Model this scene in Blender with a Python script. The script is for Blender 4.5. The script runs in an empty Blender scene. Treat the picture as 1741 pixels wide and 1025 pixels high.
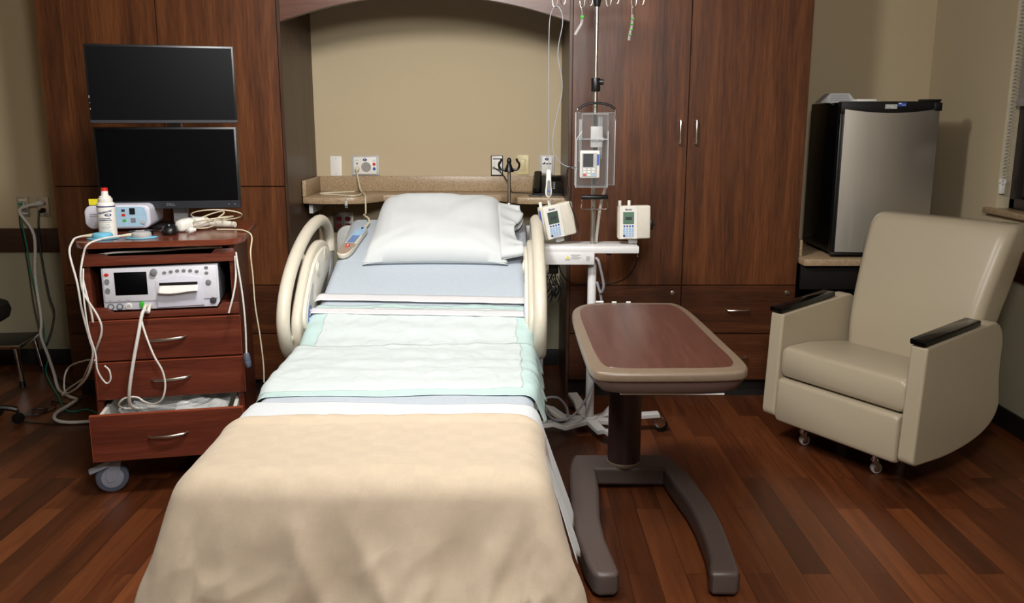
import bpy, bmesh, math, random
from mathutils import Vector, Matrix, noise
random.seed(7)
PI = math.pi
R = math.radians
C = bpy.context.scene.collection

# ------------------------------------------------------------------ camera
EYE = 1.46
PITCH = R(11.8)
FPX = 1491.0
cam_d = bpy.data.cameras.new('camera')
cam_d.sensor_width = 36.0
cam_d.lens = 36.0 * FPX / 1741.0
cam_d.clip_start = 0.05
cam = bpy.data.objects.new('camera', cam_d)
C.objects.link(cam)
cam.location = (0, 0, EYE)
cam.rotation_euler = (PI / 2 - PITCH, 0, 0)
bpy.context.scene.camera = cam

# ------------------------------------------------------------------ world, exposure
sc = bpy.context.scene
w = bpy.data.worlds.new('world')
w.use_nodes = True
w.node_tree.nodes['Background'].inputs[0].default_value = (0.03, 0.035, 0.05, 1)
w.node_tree.nodes['Background'].inputs[1].default_value = 0.3
sc.world = w
sc.view_settings.view_transform = 'Standard'
sc.view_settings.look = 'None'
sc.view_settings.gamma = 1.0
sc.view_settings.use_curve_mapping = False
sc.view_settings.exposure = 0.0

CEIL = 2.75
def area(name, loc, sx, sy, power, col=(1, .95, .88), rot=(0, 0, 0), spread=None):
    l = bpy.data.lights.new(name, 'AREA')
    l.shape = 'RECTANGLE'; l.size = sx; l.size_y = sy; l.energy = power; l.color = col
    if spread: l.spread = R(spread)
    o = bpy.data.objects.new(name, l)
    C.objects.link(o); o.location = loc; o.rotation_euler = rot
    return o
# ceiling lights of the room (fixtures are built further down)
LAMPS = [(-0.30, 2.35, 0.60, 0.60, 14, 150), (0.15, 0.55, 1.20, 0.60, 24, 160)]
for i, (x, y, sx, sy, p, sp) in enumerate(LAMPS):
    area('ceiling_lamp', (x, y, CEIL - 0.035), sx, sy, p, spread=sp)
# ceiling examination lamp, then an added unseen front fill lamp, both turned toward the head of the bed (heads and arms are built below)
EXAM_AND_FILL = [(Vector((-0.45, 2.30, 2.48)), Vector((-0.45, 5.0, 1.05)), .16, 35, 165),
         (Vector((0.20, 0.20, 2.36)), Vector((-0.10, 4.6, 1.15)), .22, 30, 140)]
for pos, aim, rad, p, sp in EXAM_AND_FILL:
    q = (aim - pos).to_track_quat('-Z', 'Y')
    l = area('exam_and_fill_lamp', pos + (aim - pos).normalized() * .03, rad * 2, rad * 2, p, (1, .982, .96), q.to_euler(), sp)
    l.data.shape = 'DISK'

# ------------------------------------------------------------------ materials
def srgb(r, g, b):
    f = lambda c: (c / 255 / 12.92) if c / 255 <= .04045 else ((c / 255 + .055) / 1.055) ** 2.4
    return (f(r), f(g), f(b), 1)

def nt(m):
    m.use_nodes = True
    return m.node_tree, m.node_tree.nodes['Principled BSDF']

def pm(name, col, rough=.5, metal=0, nscale=60, bump=.0, var=.06, spec=.5, coat=0, emit=None, es=1, stretch=(1, 1, 1), sheen=0):
    """principled with a faint procedural mottling and optional bump"""
    m = bpy.data.materials.new(name)
    t, b = nt(m)
    L = t.links
    tc = t.nodes.new('ShaderNodeTexCoord')
    mp = t.nodes.new('ShaderNodeMapping'); mp.inputs['Scale'].default_value = stretch
    L.new(tc.outputs['Object'], mp.inputs[0])
    n = t.nodes.new('ShaderNodeTexNoise'); n.inputs['Scale'].default_value = nscale; n.inputs['Detail'].default_value = 4
    L.new(mp.outputs[0], n.inputs['Vector'])
    r = t.nodes.new('ShaderNodeValToRGB')
    c = srgb(*col)
    r.color_ramp.elements[0].position = .3; r.color_ramp.elements[1].position = .7
    r.color_ramp.elements[0].color = tuple(x * (1 - var) for x in c[:3]) + (1,)
    r.color_ramp.elements[1].color = tuple(min(1, x * (1 + var)) for x in c[:3]) + (1,)
    L.new(n.outputs[0], r.inputs[0]); L.new(r.outputs[0], b.inputs['Base Color'])
    b.inputs['Roughness'].default_value = rough
    b.inputs['Metallic'].default_value = metal
    b.inputs['Specular IOR Level'].default_value = spec
    b.inputs['Coat Weight'].default_value = coat
    b.inputs['Sheen Weight'].default_value = sheen
    if bump:
        bp = t.nodes.new('ShaderNodeBump'); bp.inputs['Strength'].default_value = bump; bp.inputs['Distance'].default_value = .002
        L.new(n.outputs[0], bp.inputs['Height']); L.new(bp.outputs[0], b.inputs['Normal'])
    if emit:
        b.inputs['Emission Color'].default_value = srgb(*emit); b.inputs['Emission Strength'].default_value = es
    return m

def wood(name, dark, mid, light, axis='Z', rough=.35, scale=1.0, fine=1.0, spec=.5):
    m = bpy.data.materials.new(name)
    t, b = nt(m); L = t.links
    tc = t.nodes.new('ShaderNodeTexCoord')
    mp = t.nodes.new('ShaderNodeMapping')
    s = {'X': (1.2, 22, 22), 'Y': (22, 1.2, 22), 'Z': (22, 22, 1.2)}[axis]
    mp.inputs['Scale'].default_value = tuple(v * scale for v in s)
    L.new(tc.outputs['Object'], mp.inputs[0])
    n1 = t.nodes.new('ShaderNodeTexNoise'); n1.inputs['Scale'].default_value = .55; n1.inputs['Detail'].default_value = 8; n1.inputs['Roughness'].default_value = .62; n1.inputs['Distortion'].default_value = 1.1
    n2 = t.nodes.new('ShaderNodeTexNoise'); n2.inputs['Scale'].default_value = 4.5 * fine; n2.inputs['Detail'].default_value = 5; n2.inputs['Roughness'].default_value = .7
    L.new(mp.outputs[0], n1.inputs['Vector']); L.new(mp.outputs[0], n2.inputs['Vector'])
    mx = t.nodes.new('ShaderNodeMix'); mx.data_type = 'FLOAT'; mx.inputs[0].default_value = .45
    L.new(n1.outputs[0], mx.inputs[2]); L.new(n2.outputs[0], mx.inputs[3])
    r = t.nodes.new('ShaderNodeValToRGB')
    r.color_ramp.elements[0].position = .37; r.color_ramp.elements[0].color = srgb(*dark)
    r.color_ramp.elements[1].position = .64; r.color_ramp.elements[1].color = srgb(*light)
    e = r.color_ramp.elements.new(.5); e.color = srgb(*mid)
    L.new(mx.outputs[0], r.inputs[0]); L.new(r.outputs[0], b.inputs['Base Color'])
    b.inputs['Roughness'].default_value = rough; b.inputs['Specular IOR Level'].default_value = spec
    return m

def plank_floor():
    m = bpy.data.materials.new('cherry_plank_floor')
    t, b = nt(m); L = t.links
    tc = t.nodes.new('ShaderNodeTexCoord')
    mp = t.nodes.new('ShaderNodeMapping'); mp.inputs['Rotation'].default_value = (0, 0, PI / 2)
    L.new(tc.outputs['Object'], mp.inputs[0])
    br = t.nodes.new('ShaderNodeTexBrick')
    br.offset = .37; br.offset_frequency = 2
    br.inputs['Scale'].default_value = 1
    br.inputs['Brick Width'].default_value = .78; br.inputs['Row Height'].default_value = .095
    br.inputs['Mortar Size'].default_value = .0009; br.inputs['Mortar Smooth'].default_value = .2
    br.inputs['Color1'].default_value = (0, 0, 0, 1); br.inputs['Color2'].default_value = (1, 1, 1, 1)
    br.inputs['Mortar'].default_value = (.5, .5, .5, 1)
    L.new(mp.outputs[0], br.inputs['Vector'])
    # grain, stretched along the planks, shifted by plank
    mp2 = t.nodes.new('ShaderNodeMapping'); mp2.inputs['Scale'].default_value = (26, 1.6, 26)
    L.new(tc.outputs['Object'], mp2.inputs[0])
    sep = t.nodes.new('ShaderNodeSeparateColor'); L.new(br.outputs['Color'], sep.inputs[0])
    mul = t.nodes.new('ShaderNodeMath'); mul.operation = 'MULTIPLY'; mul.inputs[1].default_value = 37
    L.new(sep.outputs[0], mul.inputs[0])
    cmb = t.nodes.new('ShaderNodeCombineXYZ'); L.new(mul.outputs[0], cmb.inputs[2])
    add = t.nodes.new('ShaderNodeVectorMath'); add.operation = 'ADD'
    L.new(mp2.outputs[0], add.inputs[0]); L.new(cmb.outputs[0], add.inputs[1])
    n = t.nodes.new('ShaderNodeTexNoise'); n.inputs['Scale'].default_value = 1.1; n.inputs['Detail'].default_value = 8; n.inputs['Roughness'].default_value = .62; n.inputs['Distortion'].default_value = .8
    L.new(add.outputs[0], n.inputs['Vector'])
    mx = t.nodes.new('ShaderNodeMix'); mx.data_type = 'FLOAT'; mx.inputs[0].default_value = .62
    L.new(sep.outputs[0], mx.inputs[2]); L.new(n.outputs[0], mx.inputs[3])
    r = t.nodes.new('ShaderNodeValToRGB')
    r.color_ramp.elements[0].position = .22; r.color_ramp.elements[0].color = srgb(56, 29, 15)
    r.color_ramp.elements[1].position = .85; r.color_ramp.elements[1].color = srgb(130, 74, 40)
    e = r.color_ramp.elements.new(.5); e.color = srgb(90, 46, 23)
    L.new(mx.outputs[0], r.inputs[0])
    dk = t.nodes.new('ShaderNodeMix'); dk.data_type = 'RGBA'; dk.inputs[7].default_value = srgb(34, 15, 8)
    L.new(br.outputs['Fac'], dk.inputs[0]); L.new(r.outputs[0], dk.inputs[6])
    L.new(dk.outputs[2], b.inputs['Base Color'])
    rr = t.nodes.new('ShaderNodeMapRange'); rr.inputs[3].default_value = .27; rr.inputs[4].default_value = .42
    L.new(n.outputs[0], rr.inputs[0]); L.new(rr.outputs[0], b.inputs['Roughness'])
    b.inputs['Specular IOR Level'].default_value = .4
    return m

def granite(name, base, lt, dk):
    m = bpy.data.materials.new(name)
    t, b = nt(m); L = t.links
    tc = t.nodes.new('ShaderNodeTexCoord')
    v = t.nodes.new('ShaderNodeTexVoronoi'); v.inputs['Scale'].default_value = 430
    n = t.nodes.new('ShaderNodeTexNoise'); n.inputs['Scale'].default_value = 190; n.inputs['Detail'].default_value = 3
    L.new(tc.outputs['Object'], v.inputs['Vector']); L.new(tc.outputs['Object'], n.inputs['Vector'])
    sep = t.nodes.new('ShaderNodeSeparateColor'); L.new(v.outputs['Color'], sep.inputs[0])
    r = t.nodes.new('ShaderNodeValToRGB'); r.color_ramp.interpolation = 'CONSTANT'
    r.color_ramp.elements[0].color = srgb(*dk); r.color_ramp.elements[1].position = .10; r.color_ramp.elements[1].color = srgb(*base)
    e = r.color_ramp.elements.new(.55); e.color = srgb(*[min(255, c * 1.1) for c in base])
    e = r.color_ramp.elements.new(.86); e.color = srgb(*lt)
    L.new(sep.outputs[0], r.inputs[0])
    mx = t.nodes.new('ShaderNodeMix'); mx.data_type = 'RGBA'; mx.blend_type = 'MULTIPLY'; mx.inputs[0].default_value = .35
    L.new(r.outputs[0], mx.inputs[6]); L.new(n.outputs[0], mx.inputs[7])
    L.new(mx.outputs[2], b.inputs['Base Color']); b.inputs['Roughness'].default_value = .35
    return m

def cloth(name, col, scale=900, bump=.25, rough=.9, var=.05, checks=0, col2=None, blotch=3):
    m = bpy.data.materials.new(name)
    t, b = nt(m); L = t.links
    tc = t.nodes.new('ShaderNodeTexCoord')
    w1 = t.nodes.new('ShaderNodeTexNoise'); w1.inputs['Scale'].default_value = scale; w1.inputs['Detail'].default_value = 2
    n = t.nodes.new('ShaderNodeTexNoise'); n.inputs['Scale'].default_value = blotch * 10; n.inputs['Detail'].default_value = 5
    L.new(tc.outputs['Object'], w1.inputs['Vector']); L.new(tc.outputs['Object'], n.inputs['Vector'])
    mx = t.nodes.new('ShaderNodeMix'); mx.data_type = 'FLOAT'; mx.inputs[0].default_value = .4
    L.new(w1.outputs[0], mx.inputs[2]); L.new(n.outputs[0], mx.inputs[3])
    r = t.nodes.new('ShaderNodeValToRGB'); c = srgb(*col); d = srgb(*col2) if col2 else tuple(x * (1 - var * 2) for x in c[:3]) + (1,)
    r.color_ramp.elements[0].position = .35; r.color_ramp.elements[1].position = .65
    r.color_ramp.elements[0].color = d; r.color_ramp.elements[1].color = c
    L.new(mx.outputs[0], r.inputs[0])
    out = r.outputs[0]
    if checks:
        ck = t.nodes.new('ShaderNodeTexChecker'); ck.inputs['Scale'].default_value = checks
        uv = t.nodes.new('ShaderNodeUVMap')
        L.new(tc.outputs['UV'], ck.inputs['Vector'])
        k = t.nodes.new('ShaderNodeMix'); k.data_type = 'RGBA'; k.blend_type = 'MULTIPLY'; k.inputs[0].default_value = .05
        L.new(out, k.inputs[6]); L.new(ck.outputs['Color'], k.inputs[7]); out = k.outputs[2]
        t.nodes.remove(uv)
    L.new(out, b.inputs['Base Color'])
    bp = t.nodes.new('ShaderNodeBump'); bp.inputs['Strength'].default_value = bump; bp.inputs['Distance'].default_value = .0015
    hsrc = w1.outputs[0]
    if checks:   # diagonal twill ribs
        mp = t.nodes.new('ShaderNodeMapping'); mp.inputs['Scale'].default_value = (1.71, 1.12, 1); mp.inputs['Rotation'].default_value = (0, 0, R(35))
        L.new(tc.outputs['UV'], mp.inputs[0])
        wv = t.nodes.new('ShaderNodeTexWave'); wv.inputs['Scale'].default_value = 95; wv.inputs['Distortion'].default_value = 2.5; wv.inputs['Detail'].default_value = 2; wv.inputs['Detail Scale'].default_value = 3
        L.new(mp.outputs[0], wv.inputs['Vector']); hsrc = wv.outputs['Fac']
    L.new(hsrc, bp.inputs['Height']); L.new(bp.outputs[0], b.inputs['Normal'])
    b.inputs['Roughness'].default_value = rough; b.inputs['Sheen Weight'].default_value = .15
    b.inputs['Specular IOR Level'].default_value = .2
    return m

def clear_plastic(name, tint=(225, 232, 235), base=.025, edge=.5, rough=.08):
    m = bpy.data.materials.new(name)
    t, b = nt(m); L = t.links
    b.inputs['Base Color'].default_value = srgb(*tint); b.inputs['Roughness'].default_value = rough
    n = t.nodes.new('ShaderNodeTexNoise'); n.inputs['Scale'].default_value = 20
    mr = t.nodes.new('ShaderNodeMapRange'); mr.inputs[3].default_value = rough; mr.inputs[4].default_value = rough + .06
    L.new(n.outputs[0], mr.inputs[0]); L.new(mr.outputs[0], b.inputs['Roughness'])
    tr = t.nodes.new('ShaderNodeBsdfTransparent')
    lw = t.nodes.new('ShaderNodeLayerWeight'); lw.inputs[0].default_value = .35
    mr2 = t.nodes.new('ShaderNodeMapRange'); mr2.inputs[3].default_value = base; mr2.inputs[4].default_value = edge
    L.new(lw.outputs['Facing'], mr2.inputs[0])
    ms = t.nodes.new('ShaderNodeMixShader'); L.new(mr2.outputs[0], ms.inputs[0])
    L.new(tr.outputs[0], ms.inputs[1]); L.new(b.outputs[0], ms.inputs[2])
    L.new(ms.outputs[0], t.nodes['Material Output'].inputs[0])
    return m

def brushed(name, col, rough=.32, aniso='Z'):
    m = bpy.data.materials.new(name)
    t, b = nt(m); L = t.links
    tc = t.nodes.new('ShaderNodeTexCoord'); mp = t.nodes.new('ShaderNodeMapping')
    mp.inputs['Scale'].default_value = (3, 3, 260) if aniso == 'X' else (260, 260, 3)
    n = t.nodes.new('ShaderNodeTexNoise'); n.inputs['Scale'].default_value = 1.5; n.inputs['Detail'].default_value = 4
    L.new(tc.outputs['Object'], mp.inputs[0]); L.new(mp.outputs[0], n.inputs['Vector'])
    mr = t.nodes.new('ShaderNodeMapRange'); mr.inputs[3].default_value = rough - .07; mr.inputs[4].default_value = rough + .09
    L.new(n.outputs[0], mr.inputs[0]); L.new(mr.outputs[0], b.inputs['Roughness'])
    b.inputs['Base Color'].default_value = srgb(*col); b.inputs['Metallic'].default_value = 1
    return m

M = dict(
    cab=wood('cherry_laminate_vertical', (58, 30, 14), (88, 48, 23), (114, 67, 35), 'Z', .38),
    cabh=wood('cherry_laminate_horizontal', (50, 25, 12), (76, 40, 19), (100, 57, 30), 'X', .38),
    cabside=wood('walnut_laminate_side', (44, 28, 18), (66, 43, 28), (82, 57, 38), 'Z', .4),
    arch=wood('cherry_laminate_arch', (72, 44, 32), (90, 56, 42), (106, 70, 54), 'X', .38),
    toe=pm('dark_vinyl_base', (26, 22, 21), .5),
    cart=wood('mahogany_laminate', (76, 34, 23), (96, 44, 30), (114, 58, 41), 'X', .3, 1.6, 1.5),
    cartedge=pm('mahogany_edge_band', (150, 72, 46), .35),
    carttop=wood('mahogany_top', (84, 38, 25), (104, 50, 33), (120, 62, 44), 'X', .2, 1.3),
    tabletop=wood('overbed_table_laminate', (72, 44, 36), (86, 53, 44), (100, 64, 54), 'Y', .3, 1.2, 1.2),
    taupe=pm('taupe_moulded_edge', (118, 102, 86), .38),
    taupe_dk=pm('dark_taupe_plastic', (92, 74, 70), .42),
    taupe_base=pm('taupe_painted_base', (86, 74, 70), .45, var=.04, nscale=300, bump=.05),
    column=pm('brown_painted_column', (62, 42, 40), .38),
    beige=pm('beige_vinyl_wallcover', (188, 171, 140), .8, nscale=350, bump=.25, var=.05),
    lower=pm('sage_wainscot_vinyl', (160, 154, 130), .8, nscale=350, bump=.3, var=.05),
    cream_wall=pm('cream_paint', (196, 184, 156), .8),
    ceilm=pm('white_ceiling_tile', (214, 210, 200), .95, nscale=200, bump=.3),
    floor=plank_floor(),
    rail=wood('dark_chair_rail', (40, 18, 12), (54, 26, 17), (66, 34, 22), 'X', .35),
    stone=granite('tan_speckled_stone', (172, 146, 114), (204, 184, 154), (126, 98, 70)),
    steel=brushed('satin_steel', (200, 198, 192), .28),
    steelf=brushed('fridge_stainless', (204, 200, 190), .42, 'Z'),
    nickel=pm('brushed_nickel', (205, 200, 188), .28, 1, var=.03),
    chrome=pm('chrome', (220, 220, 222), .1, 1, var=.02),
    black=pm('black_plastic', (14, 14, 15), .38),
    blackg=pm('black_gloss', (6, 6, 7), .15),
    screen=pm('black_screen_glass', (4, 4, 6), .4, var=.02, spec=.1),
    bezel=pm('charcoal_bezel', (34, 36, 42), .4),
    rubber=pm('grey_rubber', (88, 96, 112), .6),
    wheelc=pm('pale_blue_grey_wheel', (150, 156, 170), .4),
    white=pm('white_enamel', (222, 222, 222), .3, var=.02),
    whitep=pm('white_plastic', (226, 224, 216), .4, var=.02),
    cream=pm('cream_plastic', (206, 199, 182), .38, var=.03),
    creamlt=pm('light_cream_plastic', (214, 209, 196), .4, var=.03),
    lavw=pm('lavender_white_plastic', (212, 212, 220), .35, var=.02),
    rimc=clear_plastic('polycarbonate_rim', (232, 234, 236), .35, .85, .1),
    lav=pm('pale_lavender_plastic', (206, 206, 218), .35, var=.02),
    greyp=pm('grey_plastic', (120, 122, 126), .45),
    ltgrey=pm('light_grey_plastic', (178, 178, 176), .45),
    vinyl=pm('taupe_upholstery_vinyl', (172, 160, 138), .34, nscale=500, bump=.12, var=.025, spec=.5),
    sheet=cloth('blue_grey_knit_sheet', (190, 199, 208), 1400, .2, .95, col2=(168, 180, 192), blotch=14),
    wsheet=cloth('white_cotton', (206, 211, 215), 900, .12, .9, .015),
    pillow=cloth('white_pillowcase_cotton', (205, 209, 210), 800, .1, .9, .015),
    blanket=cloth('tan_twill_blanket', (203, 187, 165), 650, .3, .95, .04, checks=26, blotch=2),
    teal=pm('pale_teal_film', (184, 209, 207), .45, nscale=90, bump=.5, var=.03),
    padw=pm('quilted_white_pad', (196, 206, 206), .8, nscale=70, bump=.6, var=.015),
    belt=cloth('white_elastic_band', (210, 210, 213), 1200, .3, .9, .02),
    blue=pm('blue_print', (46, 84, 168), .45),
    midblue=pm('mid_blue_key', (92, 128, 188), .5),
    navy=pm('navy_print', (28, 38, 104), .5),
    keyblue=pm('pale_blue_key', (150, 182, 218), .5),
    ltblue=pm('light_blue_panel', (160, 192, 214), .4),
    cyan=pm('sky_blue_plastic', (112, 190, 220), .4),
    red=pm('red_plastic', (206, 40, 26), .4),
    dred=pm('dark_red_socket', (120, 18, 22), .45),
    yellow=pm('yellow_label', (232, 216, 40), .5),
    green=pm('green_plastic', (60, 176, 50), .45),
    dgreen=pm('green_cable', (20, 128, 104), .45),
    lcd=pm('dull_green_lcd', (92, 122, 104), .3),
    lcd2=pm('grey_green_lcd', (66, 84, 76), .3),
    paper=pm('paper', (226, 220, 214), .8),
    ink=pm('dark_ink', (52, 52, 60), .7),
    greyink=pm('grey_ink', (132, 132, 138), .7),
    almond=pm('almond_switch_plate', (206, 192, 146), .4),
    grille=pm('grey_speaker_grille', (156, 152, 146), .6, nscale=900, bump=.8, var=.2),
    taupegr=pm('taupe_speaker_grille', (166, 146, 130), .6, nscale=900, bump=.8, var=.15),
    clear=clear_plastic('clear_polycarbonate'),
    tubing=clear_plastic('clear_tubing', (230, 232, 232), .14, .8, .15),
    blind=cloth('grey_roller_blind', (150, 140, 134), 700, .3, .9),
    winframe=pm('bronze_window_frame', (44, 38, 36), .4),
    glassdk=pm('window_glass_night', (12, 14, 18), .05, spec=.8),
    diffuser=pm('lit_light_diffuser', (250, 250, 245), .5, emit=(255, 244, 228), es=3),
    cable_w=pm('white_cable', (214, 210, 204), .45),
    cable_c=pm('cream_cable', (208, 198, 172), .45),
    cable_g=pm('grey_cable', (150, 150, 156), .45),
    cable_k=pm('black_cable', (12, 12, 13), .45),
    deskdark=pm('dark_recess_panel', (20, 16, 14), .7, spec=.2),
)

# ------------------------------------------------------------------ mesh helpers
class MB:
    def __init__(s): s.b = bmesh.new()
    def _merge(s, t, mat=None, mi=0):
        if mat is not None: t.transform(mat)
        for f in t.faces: f.material_index = mi
        me = bpy.data.meshes.new('tmp'); t.to_mesh(me); t.free()
        s.b.from_mesh(me); bpy.data.meshes.remove(me)
        return s
    def box(s, x0, x1, y0, y1, z0, z1, bev=0, seg=2, mi=0, mat=None):
        t = bmesh.new(); bmesh.ops.create_cube(t, size=1)
        for v in t.verts:
            v.co = Vector(((x0 + x1) / 2 + v.co.x * (x1 - x0), (y0 + y1) / 2 + v.co.y * (y1 - y0), (z0 + z1) / 2 + v.co.z * (z1 - z0)))
        if bev: bmesh.ops.bevel(t, geom=t.edges[:], offset=bev, segments=seg, profile=.5, affect='EDGES', clamp_overlap=True)
        return s._merge(t, mat, mi)
    def cyl(s, p0, p1, r0, r1=None, seg=24, mi=0, bev=0, mat=None):
        r1 = r0 if r1 is None else r1
        p0, p1 = Vector(p0), Vector(p1); d = p1 - p0
        t = bmesh.new()
        bmesh.ops.create_cone(t, cap_ends=True, segments=seg, radius1=r0, radius2=r1, depth=d.length)
        if bev:
            es = [e for e in t.edges if len(e.link_faces) == 2 and (len(e.link_faces[0].verts) > 4) != (len(e.link_faces[1].verts) > 4)]
            bmesh.ops.bevel(t, geom=es, offset=bev, segments=2, profile=.5, affect='EDGES', clamp_overlap=True)
        q = d.to_track_quat('Z', 'Y').to_matrix().to_4x4()
        t.transform(Matrix.Translation((p0 + p1) / 2) @ q)
        return s._merge(t, mat, mi)
    def ball(s, c, rx, ry=None, rz=None, seg=20, mi=0, mat=None):
        ry = ry or rx; rz = rz or rx
        t = bmesh.new(); bmesh.ops.create_uvsphere(t, u_segments=seg, v_segments=max(8, seg // 2), radius=1)
        t.transform(Matrix.Translation(c) @ Matrix.Diagonal((rx, ry, rz, 1)))
        return s._merge(t, mat, mi)
    def prism(s, pts, a, b_, plane='XY', bev=0, seg=2, mi=0, mat=None):
        """outline pts (2d) extruded from a to b along the remaining axis"""
        t = bmesh.new()
        def P(u, v, k):
            return {'XY': (u, v, k), 'XZ': (u, k, v), 'YZ': (k, u, v)}[plane]
        vs = [t.verts.new(P(u, v, a)) for u, v in pts]
        f = t.faces.new(vs)
        r = bmesh.ops.extrude_face_region(t, geom=[f])
        nv = [g for g in r['geom'] if isinstance(g, bmesh.types.BMVert)]
        d = {'XY': (0, 0, b_ - a), 'XZ': (0, b_ - a, 0), 'YZ': (b_ - a, 0, 0)}[plane]
        bmesh.ops.translate(t, verts=nv, vec=d)
        bmesh.ops.recalc_face_normals(t, faces=t.faces[:])
        if bev:
            es = [e for e in t.edges if any(len(q.verts) == len(pts) for q in e.link_faces)] if len(pts) > 4 else t.edges[:]
            bmesh.ops.bevel(t, geom=es, offset=bev, segments=seg, profile=.5, affect='EDGES', clamp_overlap=True)
        return s._merge(t, mat, mi)
    def tube(s, pts, r, seg=10, smooth=True, sub=6, closed=False, flat=1.0, mi=0, mat=None):
        P = [Vector(p) for p in pts]
        if smooth and len(P) > 2: P = spline(P, sub, closed)
        n = len(P); t = bmesh.new(); rings = []
        up = None
        for i in range(n):
            if closed: d = P[(i + 1) % n] - P[i - 1]
            else: d = P[min(i + 1, n - 1)] - P[max(i - 1, 0)]
            if d.length < 1e-9: d = Vector((0, 0, 1))
            d.normalize()
            if up is None:
                up = Vector((0, 0, 1)) if abs(d.z) < .9 else Vector((0, 1, 0))
            up = (up - d * up.dot(d))
            if up.length < 1e-6: up = d.orthogonal()
            up.normalize(); side = d.cross(up)
            rr = r(i / (n - 1)) if callable(r) else r
            rings.append([t.verts.new(P[i] + (up * math.cos(a) * flat + side * math.sin(a)) * rr) for a in [2 * PI * k / seg for k in range(seg)]])
        for i in range(n if closed else n - 1):
            A, B = rings[i], rings[(i + 1) % n]
            for k in range(seg):
                t.faces.new((A[k], A[(k + 1) % seg], B[(k + 1) % seg], B[k]))
        if not closed:
            t.faces.new(rings[0][::-1]); t.faces.new(rings[-1])
        bmesh.ops.recalc_face_normals(t, faces=t.faces[:])
        return s._merge(t, mat, mi)
    def lathe(s, prof, seg=32, mi=0, mat=None, c=(0, 0, 0)):
        t = bmesh.new(); rings = []
        for r, z in prof:
            if r < 1e-6: rings.append([t.verts.new((c[0], c[1], c[2] + z))])
            else: rings.append([t.verts.new((c[0] + r * math.cos(2 * PI * k / seg), c[1] + r * math.sin(2 * PI * k / seg), c[2] + z)) for k in range(seg)])
        for A, B in zip(rings, rings[1:]):
            for k in range(seg):
                a0, a1 = A[k % len(A)], A[(k + 1) % len(A)]
                b0, b1 = B[k % len(B)], B[(k + 1) % len(B)]
                q = []
                for v in (a0, a1, b1, b0):
                    if v not in q: q.append(v)
                if len(q) > 2: t.faces.new(q)
        if len(rings[0]) > 1: t.faces.new(rings[0][::-1])
        if len(rings[-1]) > 1: t.faces.new(rings[-1])
        bmesh.ops.recalc_face_normals(t, faces=t.faces[:])
        return s._merge(t, mat, mi)
    def loft(s, rings, mi=0, mat=None, caps=True):
        t = bmesh.new(); R_ = [[t.verts.new(p) for p in r] for r in rings]
        n = len(rings[0])
        for A, B in zip(R_, R_[1:]):
            for k in range(n): t.faces.new((A[k], A[(k + 1) % n], B[(k + 1) % n], B[k]))
        if caps: t.faces.new(R_[0][::-1]); t.faces.new(R_[-1])
        bmesh.ops.recalc_face_normals(t, faces=t.faces[:])
        return s._merge(t, mat, mi)
    def grid(s, nu, nv, fn, mi=0, uv=True):
        t = bmesh.new()
        V = [[t.verts.new(fn(i / nu, j / nv)) for j in range(nv + 1)] for i in range(nu + 1)]
        lay = t.loops.layers.uv.new('UVMap')
        for i in range(nu):
            for j in range(nv):
                f = t.faces.new((V[i][j], V[i + 1][j], V[i + 1][j + 1], V[i][j + 1]))
                for lp, (a, b) in zip(f.loops, ((i, j), (i + 1, j), (i + 1, j + 1), (i, j + 1))):
                    lp[lay].uv = (a / nu, b / nv)
        return s._merge(t, None, mi)
    def obj(s, name, mats, parent=None, sharp=35, loc=None, rot=None, solid=0, solid_off=-1, subd=0, wn=False):
        me = bpy.data.meshes.new(name)
        s.b.to_mesh(me); s.b.free()
        if not isinstance(mats, (list, tuple)): mats = [mats]
        for m in mats: me.materials.append(m)
        me.shade_smooth()
        me.set_sharp_from_angle(angle=R(sharp))
        o = bpy.data.objects.new(name, me); C.objects.link(o)
        if parent: o.parent = parent
        if loc: o.location = loc
        if rot: o.rotation_euler = rot
        if subd:
            md = o.modifiers.new('subd', 'SUBSURF'); md.levels = subd; md.render_levels = subd
        if solid:
            md = o.modifiers.new('solid', 'SOLIDIFY'); md.thickness = solid; md.offset = solid_off
        if wn:
            md = o.modifiers.new('normals', 'WEIGHTED_NORMAL'); md.keep_sharp = True; md.weight = 100
        return o

def spline(P, sub=6, closed=False):
    out = []; n = len(P)
    m = n if closed else n - 1
    for i in range(m):
        p0 = P[(i - 1) % n] if closed or i > 0 else P[0] * 2 - P[1]
        p1, p2 = P[i], P[(i + 1) % n]
        p3 = P[(i + 2) % n] if closed or i + 2 < n else P[-1] * 2 - P[-2]
        for k in range(sub):
            u = k / sub
            out.append(.5 * ((2 * p1) + (p2 - p0) * u + (2 * p0 - 5 * p1 + 4 * p2 - p3) * u * u + (3 * p1 - p0 - 3 * p2 + p3) * u ** 3))
    if not closed: out.append(P[-1].copy())
    return out

def tag(o, label=None, cat=None, group=None, kind=None):
    if label: o['label'] = label
    if cat: o['category'] = cat
    if group: o['group'] = group
    if kind: o['kind'] = kind
    return o

def thing(name, label, cat, loc=(0, 0, 0), rz=0, group=None, rot=None):
    o = bpy.data.objects.new(name, None); o.empty_display_size = .1
    C.objects.link(o); o.location = loc
    o.rotation_euler = rot if rot else (0, 0, rz)
    return tag(o, label, cat, group)

def dup(o, parent=None):
    c = o.copy(); C.objects.link(c); c.parent = parent
    for ch in list(o.children): dup(ch, c)
    return c

def struct(name, mb, mat, **k):
    o = mb.obj(name, mat, **k); o['kind'] = 'structure'; return o

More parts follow.
